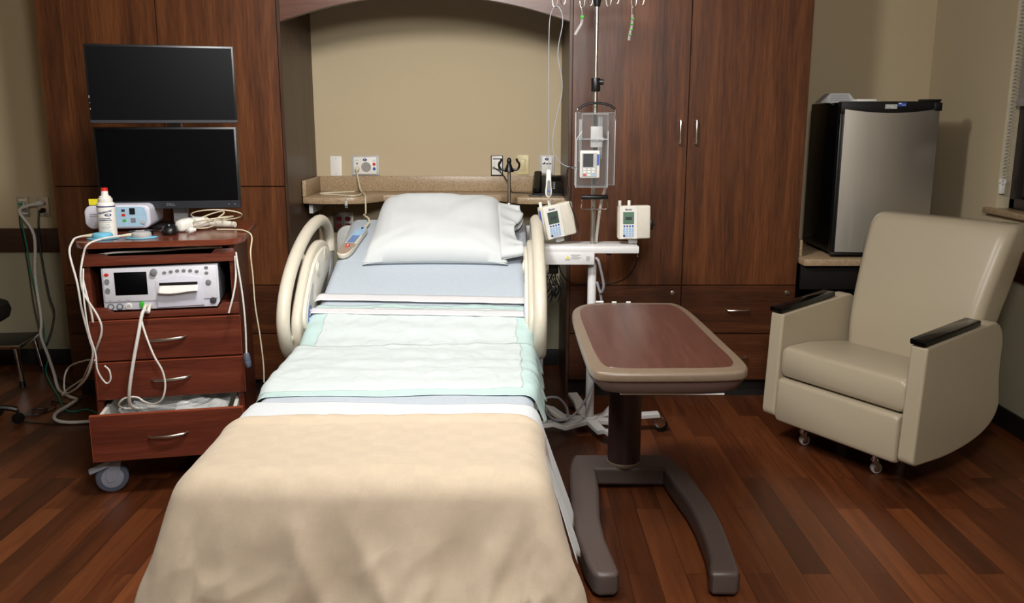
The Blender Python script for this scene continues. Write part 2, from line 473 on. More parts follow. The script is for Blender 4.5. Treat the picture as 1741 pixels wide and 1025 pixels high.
def writing(body, size, parent, mat, loc, rot=(PI / 2, 0, 0), name='lettering', align='CENTER', ext=.0003, shear=0, bold=0):
    cu = bpy.data.curves.new(name, 'FONT'); cu.body = body; cu.size = size; cu.extrude = ext
    cu.align_x = align; cu.align_y = 'CENTER'; cu.shear = shear; cu.offset = bold; cu.resolution_u = 2
    t = bpy.data.objects.new('tmp', cu); C.objects.link(t)
    bpy.context.view_layer.update()
    me = bpy.data.meshes.new_from_object(t.evaluated_get(bpy.context.evaluated_depsgraph_get()))
    bpy.data.objects.remove(t); bpy.data.curves.remove(cu)
    me.materials.clear(); me.materials.append(mat)
    o = bpy.data.objects.new(name, me); C.objects.link(o)
    o.parent = parent; o.location = loc; o.rotation_euler = rot
    return o

def rrect(w, h, r, n=5, cx=0, cy=0):
    p = []
    for (sx, sy, a0) in ((1, 1, 0), (-1, 1, 90), (-1, -1, 180), (1, -1, 270)):
        for k in range(n + 1):
            a = R(a0 + 90 * k / n)
            p.append((cx + sx * (w / 2 - r) + r * math.cos(a), cy + sy * (h / 2 - r) + r * math.sin(a)))
    return p

def roundpoly(pts, n=5):
    """polygon with every corner (x, y, r) rounded by r"""
    out = []; N = len(pts)
    for i, (x, y, r) in enumerate(pts):
        p = Vector((x, y)); a = Vector(pts[i - 1][:2]) - p; b = Vector(pts[(i + 1) % N][:2]) - p
        if r <= 0: out.append((x, y)); continue
        r1 = min(r, a.length * .49); r2 = min(r, b.length * .49)
        A = p + a.normalized() * r1; B = p + b.normalized() * r2
        for k in range(n + 1):
            t = k / n; q = A * (1 - t) ** 2 + p * 2 * t * (1 - t) + B * t * t
            out.append((q.x, q.y))
    return out

def smooth2d(pts, sub=4):
    return [(v.x, v.y) for v in spline([Vector((a, b, 0)) for a, b in pts], sub, True)]

cP, sP = math.cos(PITCH), math.sin(PITCH)
def ray(px, py):
    u = (px - 870.5) / FPX; v = (512.5 - py) / FPX
    return Vector((u, cP + v * sP, -sP + v * cP))
def atY(px, py, Y):
    d = ray(px, py); t = Y / d.y
    return Vector((d.x * t, Y, EYE + d.z * t))
def atZ(px, py, z=.006):
    d = ray(px, py); t = (z - EYE) / d.z
    return Vector((d.x * t, d.y * t, z))

# ================================================================== THE ROOM
YB = 5.12      # back wall
YC = 4.45      # cabinet fronts
XR = 2.37      # right wall
XL = -3.35
YF = -1.3
RAILZ = .69
struct('floor', MB().box(XL - .1, XR + .3, YF - .1, YB + .1, -.05, 0), M['floor'])
struct('ceiling', MB().box(XL - .1, XR + .3, YF - .1, YB + .1, CEIL, CEIL + .05), M['ceilm'])
struct('wall_back', MB().box(XL - .1, XR + .1, YB, YB + .1, .0, RAILZ + .07, mi=1).box(XL - .1, XR + .1, YB, YB + .1, RAILZ + .07, CEIL), [M['beige'], M['lower']])
struct('wall_left', MB().box(XL - .1, XL, YF, YB, 0, RAILZ + .07, mi=1).box(XL - .1, XL, YF, YB, RAILZ + .07, CEIL), [M['beige'], M['lower']])
struct('wall_front', MB().box(XL - .1, XR + .1, YF - .1, YF, 0, CEIL), M['beige'])
# right wall with the window opening
WY0, WY1, WZ0, WZ1 = 2.9, 4.30, 1.03, 2.25
rw = MB()
rw.box(XR, XR + .16, YF, YB, 0, RAILZ + .07, mi=1)
rw.box(XR, XR + .16, YF, YB, RAILZ + .07, WZ0 - .03)
rw.box(XR, XR + .16, YF, WY0, WZ0 - .03, WZ1).box(XR, XR + .16, WY1, YB, WZ0 - .03, WZ1)
rw.box(XR, XR + .16, YF, YB, WZ1, CEIL)
struct('wall_right', rw, [M['beige'], M['lower']])
struct('trim_1', MB().box(XL, -2.317, YB - .025, YB, .69, .83, .006), M['rail'])
struct('trim_2', MB().box(XR - .025, XR, YF, YB - .03, .715, .86, .006), M['rail'])
struct('trim_3', MB().box(1.467, XR - .026, YB - .025, YB, .55, .67, .006), M['rail'])
struct('baseboard_back', MB().box(XL, -2.317, YB - .015, YB, 0, .10, .004).box(-1.13, .28, YB - .015, YB, 0, .10, .004), M['toe'])
struct('baseboard_corner', MB().box(1.467, XR - .016, YB - .015, YB, 0, .10, .004), M['toe'])
struct('baseboard_right', MB().box(XR - .015, XR, YF, YB, 0, .10, .004), M['toe'])
struct('baseboard_left', MB().box(XL, XL + .015, YF, YB - .016, 0, .10, .004), M['toe'])
# window: jamb, sill, frame, glass
wf = MB()
wf.box(XR + .06, XR + .13, WY0, WY1, WZ0, WZ0 + .05, .004).box(XR + .06, XR + .13, WY0, WY1, WZ1 - .05, WZ1, .004)
wf.box(XR + .06, XR + .13, WY1 - .05, WY1, WZ0, WZ1, .004).box(XR + .06, XR + .13, WY0, WY0 + .05, WZ0, WZ1, .004)
wf.box(XR + .10, XR + .14, 3.55, 3.60, WZ0 + .05, WZ1 - .05, .004)
win = struct('window_1', wf, M['winframe'])
sash = MB().box(XR + .075, XR + .12, 4.18, 4.23, WZ0 + .06, WZ1 - .06, .006).box(XR + .075, XR + .12, 3.6, 4.2, WZ0 + .06, WZ0 + .10, .006)
sash.obj('window_sash', M['winframe'], win)
MB().box(XR + .125, XR + .13, WY0 + .04, WY1 - .04, WZ0 + .04, WZ1 - .04).obj('window_pane', M['glassdk'], win)
struct('trim_4', MB().box(XR - .002, XR + .06, WY1 - .006, WY1 + .002, WZ0, WZ1, .001).box(XR - .002, XR + .06, WY0 - .002, WY0 + .004, WZ0, WZ1, .001), M['cream_wall'])
struct('window_sill', MB().box(XR - .035, XR + .06, WY0 - .05, WY1 + .06, WZ0 - .028, WZ0, .005), M['stone'])
# roller blind with bead chain
rb = thing('roller_blind', 'grey fabric roller blind half lowered over the dark window', 'blind', (XR + .018, 3.58, WZ1))
MB().box(-.0015, .0015, -.66, .665, -.70, 0, .001).obj('shade_fabric', M['blind'], rb)
MB().box(-.008, .008, -.66, .665, -.735, -.70, .004).obj('hem_bar', M['blind'], rb)
MB().cyl((.012, -.67, -.025), (.012, .67, -.025), .018, seg=16).obj('roller_tube', M['ltgrey'], rb)
ch = MB()
for k in range(66):
    z = -.03 - k * .0165
    ch.ball((-.004, .706, z), .0042, seg=8); ch.ball((-.016, .690, z), .0042, seg=8)
ch.obj('bead_chain', M['ltgrey'], rb)
MB().box(-.022, .002, .690, .714, -1.15, -1.10, .004).cyl((-.010, .69, -1.09), (-.010, .712, -1.09), .014).obj('chain_tensioner', M['whitep'], rb)

# ceiling light fixtures (the lamps themselves are at the top)
for i, (x, y, sx, sy, p, sp) in enumerate(LAMPS):
    t = thing('ceiling_light', ['square recessed ceiling light above the bed', 'long recessed ceiling light in front of the bed'][i], 'ceiling light', (x, y, CEIL), group='recessed ceiling lights')
    f = MB()
    f.box(-sx / 2 - .03, sx / 2 + .03, -sy / 2 - .03, -sy / 2, -.02, 0).box(-sx / 2 - .03, sx / 2 + .03, sy / 2, sy / 2 + .03, -.02, 0)
    f.box(-sx / 2 - .03, -sx / 2, -sy / 2, sy / 2, -.02, 0).box(sx / 2, sx / 2 + .03, -sy / 2, sy / 2, -.02, 0)
    f.obj('frame', M['white'], t)
    MB().box(-sx / 2, sx / 2, -sy / 2, sy / 2, -.012, -.004).obj('diffuser', M['diffuser'], t)

for i, (pos, aim, rad, p, sp) in enumerate(EXAM_AND_FILL):
    q = (aim - pos).to_track_quat('-Z', 'Y')
    xl = thing('exam_and_fill_light', ['small round examination light on the ceiling above the bed', 'larger round fill light added out of view in front of the bed'][i], 'examination light', pos, rot=q.to_euler(), group='ceiling examination lights')
    k = rad / .255
    MB().lathe([(0, .10), (.08, .10), (.24 * k, .05), (.29 * k, .0), (.285 * k, -.012), (.27 * k, -.012), (.26 * k, .0), (0, .0)], 40).obj('lamp_head', M['white'], xl)
    MB().cyl((0, 0, -.006), (0, 0, -.002), rad, seg=40).obj('diffuser', M['diffuser'], xl)
    vt = q.inverted() @ Vector((0, 0, 1)); st_ = Vector((0, 0, .12))
    MB().tube([Vector((0, 0, .08)), st_, st_ + vt * (CEIL - pos.z - .001 - (q @ st_).z)], .018, 12, False).obj('arm', M['white'], xl)

# ================================================================== BUILT-IN CABINETRY
def bar_handle(parent, x, z0, z1, vertical=True, y=0):
    m = MB()
    if vertical:
        m.tube([(x, y, z0), (x, y - .026, z0), (x, y - .028, z0 + .008), (x, y - .028, z1 - .008), (x, y - .026, z1), (x, y, z1)], .0045, 8, False)
    else:
        m.tube([(z0, y, x), (z0 + .004, y - .024, x), (z0 + .012, y - .028, x), (z1 - .012, y - .028, x), (z1 - .004, y - .024, x), (z1, y, x)], .0045, 8, False)
    return m.obj('handle', M['nickel'], parent)
def lock(parent, x, z, y=0):
    return MB().cyl((x, y, z), (x, y - .006, z), .012, seg=20, bev=.001).cyl((x, y - .006, z), (x, y - .008, z), .006, seg=12).box(x - .001, x + .001, y - .009, y - .007, z - .004, z + .004).obj('lock', M['nickel'], parent)

G = .0022
def panel(name, x0, x1, z0, z1, mat, parent, th=.02):
    return MB().box(x0 + G, x1 - G, 0, th, z0 + G, z1 - G, .0012, 1).obj(name, mat, parent)

TOP = CEIL - .01
# left run of cabinets
lc = thing('tall_cabinet', 'tall dark cherry cabinet wall behind the monitor cart, without handles', 'cabinet', (-2.317, YC, 0))
W1 = 1.172
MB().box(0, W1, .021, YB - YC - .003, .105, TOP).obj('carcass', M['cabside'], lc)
MB().box(.004, W1, .07, .09, 0, .105).obj('toe_kick', M['toe'], lc)
for (a, b) in ((0, .586), (.586, W1)):
    panel('door', a, b, 1.123, TOP, M['cab'], lc)
    panel('door', a, b, .616, 1.123, M['cab'], lc)
    panel('drawer', a, b, .359, .616, M['cabh'], lc)
    panel('drawer', a, b, .107, .359, M['cabh'], lc)
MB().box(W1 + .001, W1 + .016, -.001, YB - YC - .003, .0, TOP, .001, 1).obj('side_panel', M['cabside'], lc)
# right run
rc = thing('wardrobe_cabinet', 'tall dark cherry wardrobe with two long doors over lockable drawers', 'cabinet', (.281, YC, 0))
W2 = 1.186
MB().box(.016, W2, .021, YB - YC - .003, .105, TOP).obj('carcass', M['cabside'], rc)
MB().box(.016, W2 - .004, .07, .09, 0, .105).obj('toe_kick', M['toe'], rc)
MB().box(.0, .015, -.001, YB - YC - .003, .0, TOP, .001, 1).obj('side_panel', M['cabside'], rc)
for k, (a, b) in enumerate(((.016, .594), (.594, W2))):
    d = panel('door', a, b, .616, TOP, M['cab'], rc)
    bar_handle(d, .594 + (-.04 if k == 0 else .04), 1.335, 1.448)
    for z0, z1, lk in ((.359, .616, 1), (.107, .359, 0)):
        d = panel('drawer', a, b, z0, z1, M['cabh'], rc)
        c = (a + b) / 2
        bar_handle(d, (z0 + z1) / 2, c - .058, c + .058, False)
        if lk: lock(d, b - .045, z1 - .04)
# arched header over the alcove
ar = MB()
x0, x1 = -1.128, .2805
n = 28
pts = [(x0, TOP), (x0, 1.922)]
for k in range(1, n):
    u = k / n; x = x0 + (x1 - x0) * u
    pts.append((x, 1.922 + .122 * (1 - (2 * u - 1) ** 2)))
pts += [(x1, 1.922), (x1, TOP)]
arch = ar.prism(pts, YC + .001, YC + .045, 'XZ').obj('arched_header', M['arch'], sharp=25)
tag(arch, 'dark cherry arched header spanning the alcove above the bed', 'header board')

# alcove counter with splash
ct = thing('alcove_counter', 'tan speckled stone counter with backsplash in the alcove behind the bed', 'counter', (0, 0, 0))
zt = 1.045
yb = YB - .001
ctp = [(-1.125, yb), (-1.125, 4.735), (-1.02, 4.70), (-.86, 4.70), (-.80, 4.72), (-.745, 4.80), (-.71, 4.86), (-.62, 4.885),
       (-.15, 4.885), (-.06, 4.86), (-.02, 4.80), (.03, 4.71), (.10, 4.69), (.2805, 4.69), (.2805, yb)]
MB().prism(ctp, zt - .036, zt, 'XY', .006).obj('worktop', M['stone'], ct)
MB().box(-1.125, .2805, yb - .02, yb, zt, 1.133, .003).obj('backsplash', M['stone'], ct)
MB().box(-1.127, -1.107, 4.735, yb - .021, zt, 1.133, .003).obj('side_splash', M['stone'], ct)
MB().box(-1.10, -1.08, 4.76, 5.0, zt - .09, zt - .037).box(-1.10, -1.02, 4.76, 5.0, zt - .045, zt - .037).obj('bracket', M['ltgrey'], ct)

# desk counter by the window wall
dk = thing('desk_counter', 'tan speckled stone desk counter under the small refrigerator', 'counter', (0, 0, 0))
MB().box(1.475, XR - .001, 4.375, YB - .001, .728, .764, .006).obj('worktop', M['stone'], dk)
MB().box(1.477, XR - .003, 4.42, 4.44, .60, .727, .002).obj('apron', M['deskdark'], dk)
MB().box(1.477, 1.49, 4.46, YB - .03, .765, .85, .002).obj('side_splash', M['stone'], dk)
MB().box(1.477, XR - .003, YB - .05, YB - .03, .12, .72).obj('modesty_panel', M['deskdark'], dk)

# ================================================================== WALL PLATES
def plate(name, label, cat, cx, cz, w, h, mat, group=None, y=YB, th=.008):
    t = thing(name, label, cat, (cx, y, cz), group=group)
    MB().prism(rrect(w, h, .004, 3), -th, -.0005, 'XZ', .0015).obj('plate', mat, t)
    return t
p = plate('blank_wall_plate', 'blank white wall plate left of the nurse call panel', 'wall plate', -1.015, 1.190, .066, .112, M['whitep'])
for z in (.042, -.042): MB().cyl((0, -.0075, z), (0, -.0095, z), .003, seg=10).obj('screw', M['ltgrey'], p)
def nurse(label, cx, cz, w):
    p = plate('nurse_call_panel', label, 'nurse call panel', cx, cz, w, .112, M['ltgrey'], 'nurse call panels')
    MB().prism(rrect(w - .028, .098, .008, 4), -.018, -.008, 'XZ', .003).obj('faceplate', M['whitep'], p)
    eye = [(.012 * math.cos(a), .0075 * math.sin(a) * (1 - .0 * abs(math.cos(a)))) for a in [2 * PI * k / 20 for k in range(20)]]
    k = 1 if w > .1 else 0
    e = MB().prism([(x, z + .033) for x, z in eye], -.0195, -.018, 'XZ').obj('call_light', M['navy'], p)
    MB().cyl((0, -.0195, .033), (0, -.0205, .033), .0035, seg=12).obj('lens', M['keyblue'], e)
    writing('HR', .007, p, M['red'], (0, -.0185, .046))
    MB().cyl((-.045 * k - .012 * (1 - k), -.018, .012), (-.045 * k - .012 * (1 - k), -.0195, .012), .0042, seg=14).obj('jack', M['black'], p)
    return p
p = nurse('wide nurse call panel with round speaker above the backsplash', -.846, 1.193, .162)
MB().cyl((.006, -.018, -.008), (.006, -.0195, -.008), .028, seg=32).obj('speaker_grille', M['grille'], p)
MB().cyl((.052, -.018, .008), (.052, -.0205, .008), .009).obj('button', M['red'], p)
MB().cyl((.052, -.018, -.018), (.052, -.0205, -.018), .009).obj('button', M['blue'], p)
MB().cyl((-.045, -.018, -.018), (-.045, -.045, -.018), .013, bev=.002).obj('plug', M['cable_c'], p)
writing('CALL', .007, p, M['ink'], (.052, -.0185, .032)); writing('CANCEL', .006, p, M['ink'], (.052, -.0185, .023))
writing('PILLOW', .006, p, M['greyink'], (-.045, -.0185, .028))
p = nurse('narrow nurse call panel behind the telephone', .200, 1.197, .088)
MB().box(-.025, -.010, -.0195, -.018, .004, .010).box(-.005, .008, -.0195, -.018, .004, .010).box(.012, .026, -.0195, -.018, .004, .010).obj('status_bar', M['ink'], p)
p = plate('data_outlet', 'white data outlet with black surround and cord on the alcove wall', 'data outlet', -.087, 1.193, .07, .116, M['black'])
MB().prism(rrect(.06, .106, .003, 3), -.0105, -.008, 'XZ', .001).obj('faceplate', M['whitep'], p)
MB().box(-.023, .023, -.012, -.0105, .034, .043).obj('label_strip', M['greyp'], p)
for (a, b, m) in ((-.018, .018, 'whitep'), (.016, .015, 'greyp'), (-.018, -.014, 'greyp'), (.016, -.014, 'greyp')):
    MB().box(a - .008, a + .008, -.0125, -.0105, b - .008, b + .008, .001, 1).obj('jack', M[m], p)
p = plate('light_switch', 'almond rocker light switch right of the data outlet', 'light switch', .063, 1.197, .068, .112, M['almond'])
MB().box(-.016, .016, -.011, -.008, -.033, .033, .001, 1).box(-.013, .013, -.014, -.011, -.028, .028, .002).obj('rocker', M['almond'], p)

def receptacle(par, x, z, mat, y=-.008):
    m = MB().prism([(x + .017 * math.cos(a) * min(1, 1.0), z + max(-.013, min(.013, .017 * math.sin(a)))) for a in [2 * PI * k / 24 for k in range(24)]], y - .002, y, 'XZ')
    o = m.obj('socket', mat, par)
    MB().box(x - .007, x - .005, y - .0025, y - .0019, z - .002, z + .006).box(x + .005, x + .007, y - .0025, y - .0019, z - .002, z + .006).cyl((x, y - .0019, z - .007), (x, y - .0025, z - .007), .0022, seg=10).obj('slots', M['black'], o)
    return o
p = plate('quad_outlet', 'steel plate with four red emergency sockets under the counter', 'outlet', -.985, .865, .118, .118, M['steel'])
for a in (-.026, .026):
    for b in (-.02, .02): receptacle(p, a, b, M['dred'])
p = plate('power_outlet', 'steel outlet plate low on the alcove wall right of the bed', 'outlet', .176, .53, .07, .115, M['steel'])
receptacle(p, 0, .02, M['whitep']); receptacle(p, 0, -.02, M['whitep'])
p = plate('network_outlet', 'steel network plate with green and black cords, leftmost on the wall', 'data outlet', -2.847, .956, .07, .115, M['steel'])
MB().box(-.022, .022, -.0095, -.008, .034, .044).box(-.022, .022, -.0095, -.008, -.044, -.034).obj('label_strip', M['paper'], p)
for z in (.014, -.014):
    MB().box(-.010, .010, -.012, -.008, z - .009, z + .009, .001, 1).obj('jack', M['whitep'], p)
MB().box(-.016, .003, -.034, -.010, .010, .022, .002).obj('plug', M['dgreen'], p)
MB().box(-.010, .006, -.030, -.010, -.018, -.006, .002).obj('plug', M['ltgrey'], p)
p = plate('wall_power_outlet', 'steel plate with red sockets holding a white plug, left wall', 'outlet', -2.732, .956, .07, .115, M['steel'])
receptacle(p, 0, .02, M['dred']); receptacle(p, 0, -.02, M['dred'])
MB().cyl((0, -.010, .022), (-.005, -.03, .022), .016, .016).cyl((-.005, -.03, .022), (-.024, -.055, .018), .016, .012).obj('plug', M['cable_w'], p)
MB().cyl((0, -.010, -.022), (-.006, -.035, -.026), .013, .010).obj('plug', M['black'], p)

# ================================================================== BED
XC = -.375; HW = .455
def S(y):
    """height of the mattress top along the bed"""
    if y < 3.15: return .58
    if y < 3.35:
        u = (y - 3.15) / .2
        return .58 + .0316 * u * u
    return .58 + (y - 3.25) * .316
bed = thing('hospital_bed', 'hospital bed with raised head, cream side rails and grey-blue mattress', 'bed', (XC, 3.2, 0))
def bl(x, y, z): return (x - XC, y - 3.2, z)
rings = []
def mring(y, inset=0, thick=.15):
    zt = S(y) - .0005
    pts = rrect(2 * (HW - .006) - 2 * inset, thick - 2 * inset, max(.004, .05 - inset), 6)
    return [bl(XC + a, y, zt - thick / 2 + b) for a, b in pts]
ys = [2.06, 2.5, 2.9, 3.1, 3.15, 3.2, 3.25, 3.3, 3.35, 3.6, 4.0, 4.44]
rings = [mring(2.03, .04), mring(2.04, .014)] + [mring(y) for y in ys] + [mring(4.46, .014), mring(4.47, .04)]
MB().loft(rings).obj('mattress', M['sheet'], bed, 50)
# steel frame and deck
f = MB()
f.box(-.38, .38, -1.05, 1.1, .30, .345, .01).box(-.30, .30, -.9, .95, .20, .26, .01)
f.box(-.40, .40, -1.12, .0, .37, .415, .012)
f.cyl((-.25, -.6, .25), (-.25, -.3, .32), .02).cyl((.25, .6, .25), (.25, .3, .32), .02)
f.box(-.43, .43, -.65, -.60, .345, .40, .008)
f.obj('frame', M['creamlt'], bed)
deck = MB().loft([[bl(XC + a, y, S(y) - .18 + b) for a, b in rrect(.82, .035, .01, 3)] for y in (3.1, 3.25, 3.35, 3.8, 4.45)])
deck.obj('backrest_deck', M['greyp'], bed)
hb = MB().prism([(a, b + .68) for a, b in rrect(1.06, .48, .06, 6)], 1.29, 1.325, 'XZ', .01)
hb.obj('headboard', M['ltgrey'], bed)
def caster(parent, x, y, r=.05, w=.03, wheelm=None, forkm=None, a=0, top=None, name='caster', z=0):
    wheelm = wheelm or M['greyp']; forkm = forkm or M['ltgrey']
    top = top or (2 * r + .035)
    T = Matrix.Translation((x, y, z)) @ Matrix.Rotation(a, 4, 'Z')
    c = MB()
    c.cyl((0, 0, 2 * r + .005), (0, 0, top), .010, mat=T, seg=14)
    c.tube([(0, 0, 2 * r + .01), (r * .25, 0, 2 * r + .006), (r * .7, 0, r * 1.4)], w * .62, 10, True, 4, mat=T)
    for sgn in (-1, 1):
        c.prism([(-.01, 2 * r + .012), (r * .4, 2 * r + .012), (r * .85, r * 1.3), (r * .72, r * .75), (r * .35, r * .8), (0, r * 1.5)], sgn * (w / 2 + .006) - .002, sgn * (w / 2 + .006) + .002, 'XZ', 0, mat=T)
    o = c.obj(name, forkm, parent)
    wh = MB()
    wh.cyl((r * .45, -w / 2, r), (r * .45, w / 2, r), r, seg=28, bev=w * .25, mat=T)
    wo = wh.obj('tyre', wheelm, o)
    MB().cyl((r * .45, -w / 2 - .003, r), (r * .45, w / 2 + .003, r), r * .68, seg=24, bev=.003, mat=T).cyl((r * .45, -w / 2 - .007, r), (r * .45, w / 2 + .007, r), r * .18, seg=12, mat=T).obj('hub', forkm, o)
    return o
for sx in (-1, 1):
    for yy in (-.95, .95):
        caster(bed, sx * .33, yy, .07, .045, M['greyp'], M['ltgrey'], a=sx * .6, top=.21)
# side rails
railp = [(3.50, .55), (3.41, .535), (3.345, .59), (3.32, .68), (3.367, .774), (3.478, .86), (3.64, .932), (3.834, .982), (4.03, .999), (4.16, .97), (4.235, .90), (4.235, .83)]
panp = [(3.51, .53), (3.43, .55), (3.40, .62), (3.43, .70), (3.555, .815), (3.66, .885), (3.783, .922), (3.92, .925), (4.02, .885), (4.04, .806), (3.93, .71), (3.76, .635), (3.62, .56)]
def side_rail(sgn):
    X = -.515 if sgn < 0 else .486
    lab = 'cream moulded side rail on the %s edge of the mattress' % ('left' if sgn < 0 else 'right')
    q = lambda y, z: (X, y - 3.2, z)
    tb = MB().tube([q(a, b) for a, b in railp], .0265, 16)
    o = tb.obj('side_rail', M['cream'], bed); o['label'] = lab
    P = smooth2d([(a - 3.2, b) for a, b in panp], 4)
    a, b = sorted((X - sgn * .005, X - sgn * .045))
    MB().prism(P, a, b, 'YZ', .014, 3).obj('rail_panel', M['cream'], o, 60)
    # raised control shield on the side facing the patient and camera
    sh = smooth2d([(3.49, .595), (3.445, .64), (3.465, .71), (3.57, .80), (3.67, .862), (3.79, .893), (3.91, .897), (3.98, .86), (3.95, .80), (3.80, .74), (3.67, .67), (3.57, .61)], 4)
    a, b = sorted((X - sgn * .044, X - sgn * .058))
    MB().prism([(u - 3.2, v) for u, v in sh], a, b, 'YZ', .004, 2).obj('control_shield', M['creamlt'], o, 60)
    xf = X - sgn * .058
    MB().cyl((xf, .665, .868), (xf - sgn * .0025, .665, .868), .028, seg=28, bev=.001).obj('speaker_grille', M['cream'], o)
    MB().cyl((xf, .505, .835), (xf - sgn * .005, .505, .835), .034, seg=28, bev=.002).cyl((xf, .505, .835), (xf - sgn * .008, .505, .835), .022, seg=24).obj('dial', M['creamlt'], o)
    a, b = sorted((xf, xf - sgn * .003))
    MB().prism(smooth2d([(.268, .64), (.285, .70), (.335, .755), (.385, .79), (.405, .775), (.375, .72), (.335, .665), (.30, .628)], 4), a, b, 'YZ').obj('keypad', M['ltgrey'], o)
    a, b = sorted((xf - sgn * .003, xf - sgn * .005))
    kb = MB().prism([(.276, .645), (.288, .682), (.308, .71), (.338, .705), (.325, .67), (.30, .642)], a, b, 'YZ').obj('button_label', M['blue'], o)
    for k in range(3):
        MB().box(*sorted((xf - sgn * .005, xf - sgn * .007)), .288 + k * .011, .296 + k * .011, .655 + k * .015, .663 + k * .015).obj('button', M['whitep'], kb)
    # grey link arms
    MB().box(*sorted((X - .014, X + .014)), .18, .32, .46, .53, .01, mat=None).obj('link_arm', M['greyp'], o)
    MB().tube([q(4.235, .84), q(4.22, .76), q(4.15, .66), (X - sgn * .06, .85, .56)], .022, 10).obj('link_arm', M['greyp'], o)
    MB().tube([q(3.47, .56), (X - sgn * .02, .33, .50), (X - sgn * .12, .42, .42)], .024, 10).obj('link_arm', M['greyp'], o)
    MB().cyl(q(3.62, .922), (X, .49, .86), .017).obj('post', M['cream'], o)
    MB().cyl(q(3.36, .59), (X, .29, .60), .017).obj('post', M['cream'], o)
    return o
side_rail(-1); side_rail(1)
# short drip pole on the bed head
dp = MB().cyl((.36, 1.35, .35), (.36, 1.35, 1.20), .009).cyl((.36, 1.35, .99), (.36, 1.35, 1.03), .014, bev=.003).cyl((.36, 1.30, .5), (.36, 1.36, .5), .015).obj('drip_pole', M['nickel'], bed)
hk = MB().ball((.36, 1.35, 1.245), .012, .012, .018).cyl((.36, 1.35, 1.19), (.36, 1.35, 1.235), .026, .010, bev=.003)
for s_ in (-1, 1):
    hk.tube([(.36 + s_ * .01, 1.35, 1.205), (.36 + s_ * .03, 1.35, 1.20), (.36 + s_ * .047, 1.35, 1.207), (.36 + s_ * .052, 1.35, 1.23), (.36 + s_ * .042, 1.35, 1.245), (.36 + s_ * .038, 1.35, 1.258)], .006, 8)
hk.obj('drip_hook', M['black'], dp)

# ---- bedding.  Every layer follows the mattress and hangs over its edges.
def drape(a, y, lift, r=.05, flare=.12, ylow=None, rip=0, rk=30, ph=0, hmax=9):
    """a = distance across from the bed's middle (arc length), y = along; ylow = foot edge of the mattress"""
    half = HW + lift - r
    dx = max(0, abs(a) - half); sx = 1 if a >= 0 else -1
    dy = 0
    if ylow is not None:
        fy = ylow - lift + r
        dy = max(0, fy - y)
    L = math.hypot(dx, dy)
    bx = max(-half, min(half, a)); by = y if dy == 0 else fy
    zt = S(by) + lift
    if L == 0: return Vector((XC + bx, by, zt))
    nx, ny = sx * dx / L, -dy / L
    gm = math.acos(flare)          # the cloth turns down until it hangs at its flare
    if L < r * gm:
        g = L / r; h = r * math.sin(g); d = r * (1 - math.cos(g))
    else:
        e = min(L - r * gm, hmax)
        h = r * math.sin(gm) + e * math.cos(gm); d = r * (1 - math.cos(gm)) + e * math.sin(gm)
    corner = (nx * ny * 2) ** 2
    s = (by * 1.0 - bx * 1.0) + math.atan2(dx, dy + 1e-9) * .35
    h += rip * min(1, d / .3) * (math.sin(rk * s + ph) + .5 * math.sin(rk * 1.9 * s + 1.3 + ph)) * (1 + corner)
    h += corner * .07 * min(1, d / .35)
    return Vector((XC + bx + nx * h, by + ny * h, zt - d))
def nz(p, s, amp, seed=0): return noise.noise(Vector((p[0] * s, p[1] * s, p[2] * s + seed))) * amp

def layer(name, mat, a0, a1, y0, y1, lift, nu, nv, rip=0, flare=.1, ylow=None, wr=.0, ws=9, seed=0, solid=.002, parent=None, edge=0, skew=0, r=.05, rk=30, crease=0, taper=0):
    def fn(u, v):
        a = a0 + (a1 - a0) * u; y = y0 + (y1 - y0) * v + skew * (u - .5)
        a += edge * math.sin(v * 23 + seed) * (u - .5) * 2 + edge * .6 * math.sin(v * 51 + seed * 2) * (u - .5) * 2
        y += edge * math.sin(u * 17 + seed) * (2 * v - 1)
        lf = lift; kt = 1
        if taper:
            kt = min(1, max(0, (y - taper) / .14)); kt = kt * kt * (3 - 2 * kt); lf = lift - (.0135 if lift > .01 else .0045) * (1 - kt)
        p = drape(a, y, lf, r=r, flare=flare, ylow=ylow, rip=rip, ph=seed, rk=rk)
        n_ = noise.noise(Vector((a * ws, y * ws, seed))) + .5 * noise.noise(Vector((a * ws * 2.3, y * ws * 2.3, seed + 5)))
        p.z += (max(-wr * .35, n_ * wr) + wr * .3) * (.25 + .75 * kt)
        if crease: p.z += crease * kt * (1 + math.sin(y * 48 + seed + .35 * math.sin(a * 7) + noise.noise(Vector((a * 5, y * 5, 1))) * .8))
        return p
    return MB().grid(nu, nv, fn).obj(name, mat, parent, 60, solid=solid, solid_off=1)

o = layer('white_sheet', M['wsheet'], -.52, .455 + .36, 2.30, 2.61, .007, 70, 40, rip=.008, flare=.30, wr=.003, ws=8, seed=3, edge=.006, skew=-.05)
tag(o, 'white cotton sheet folded out from under the tan blanket', 'sheet')

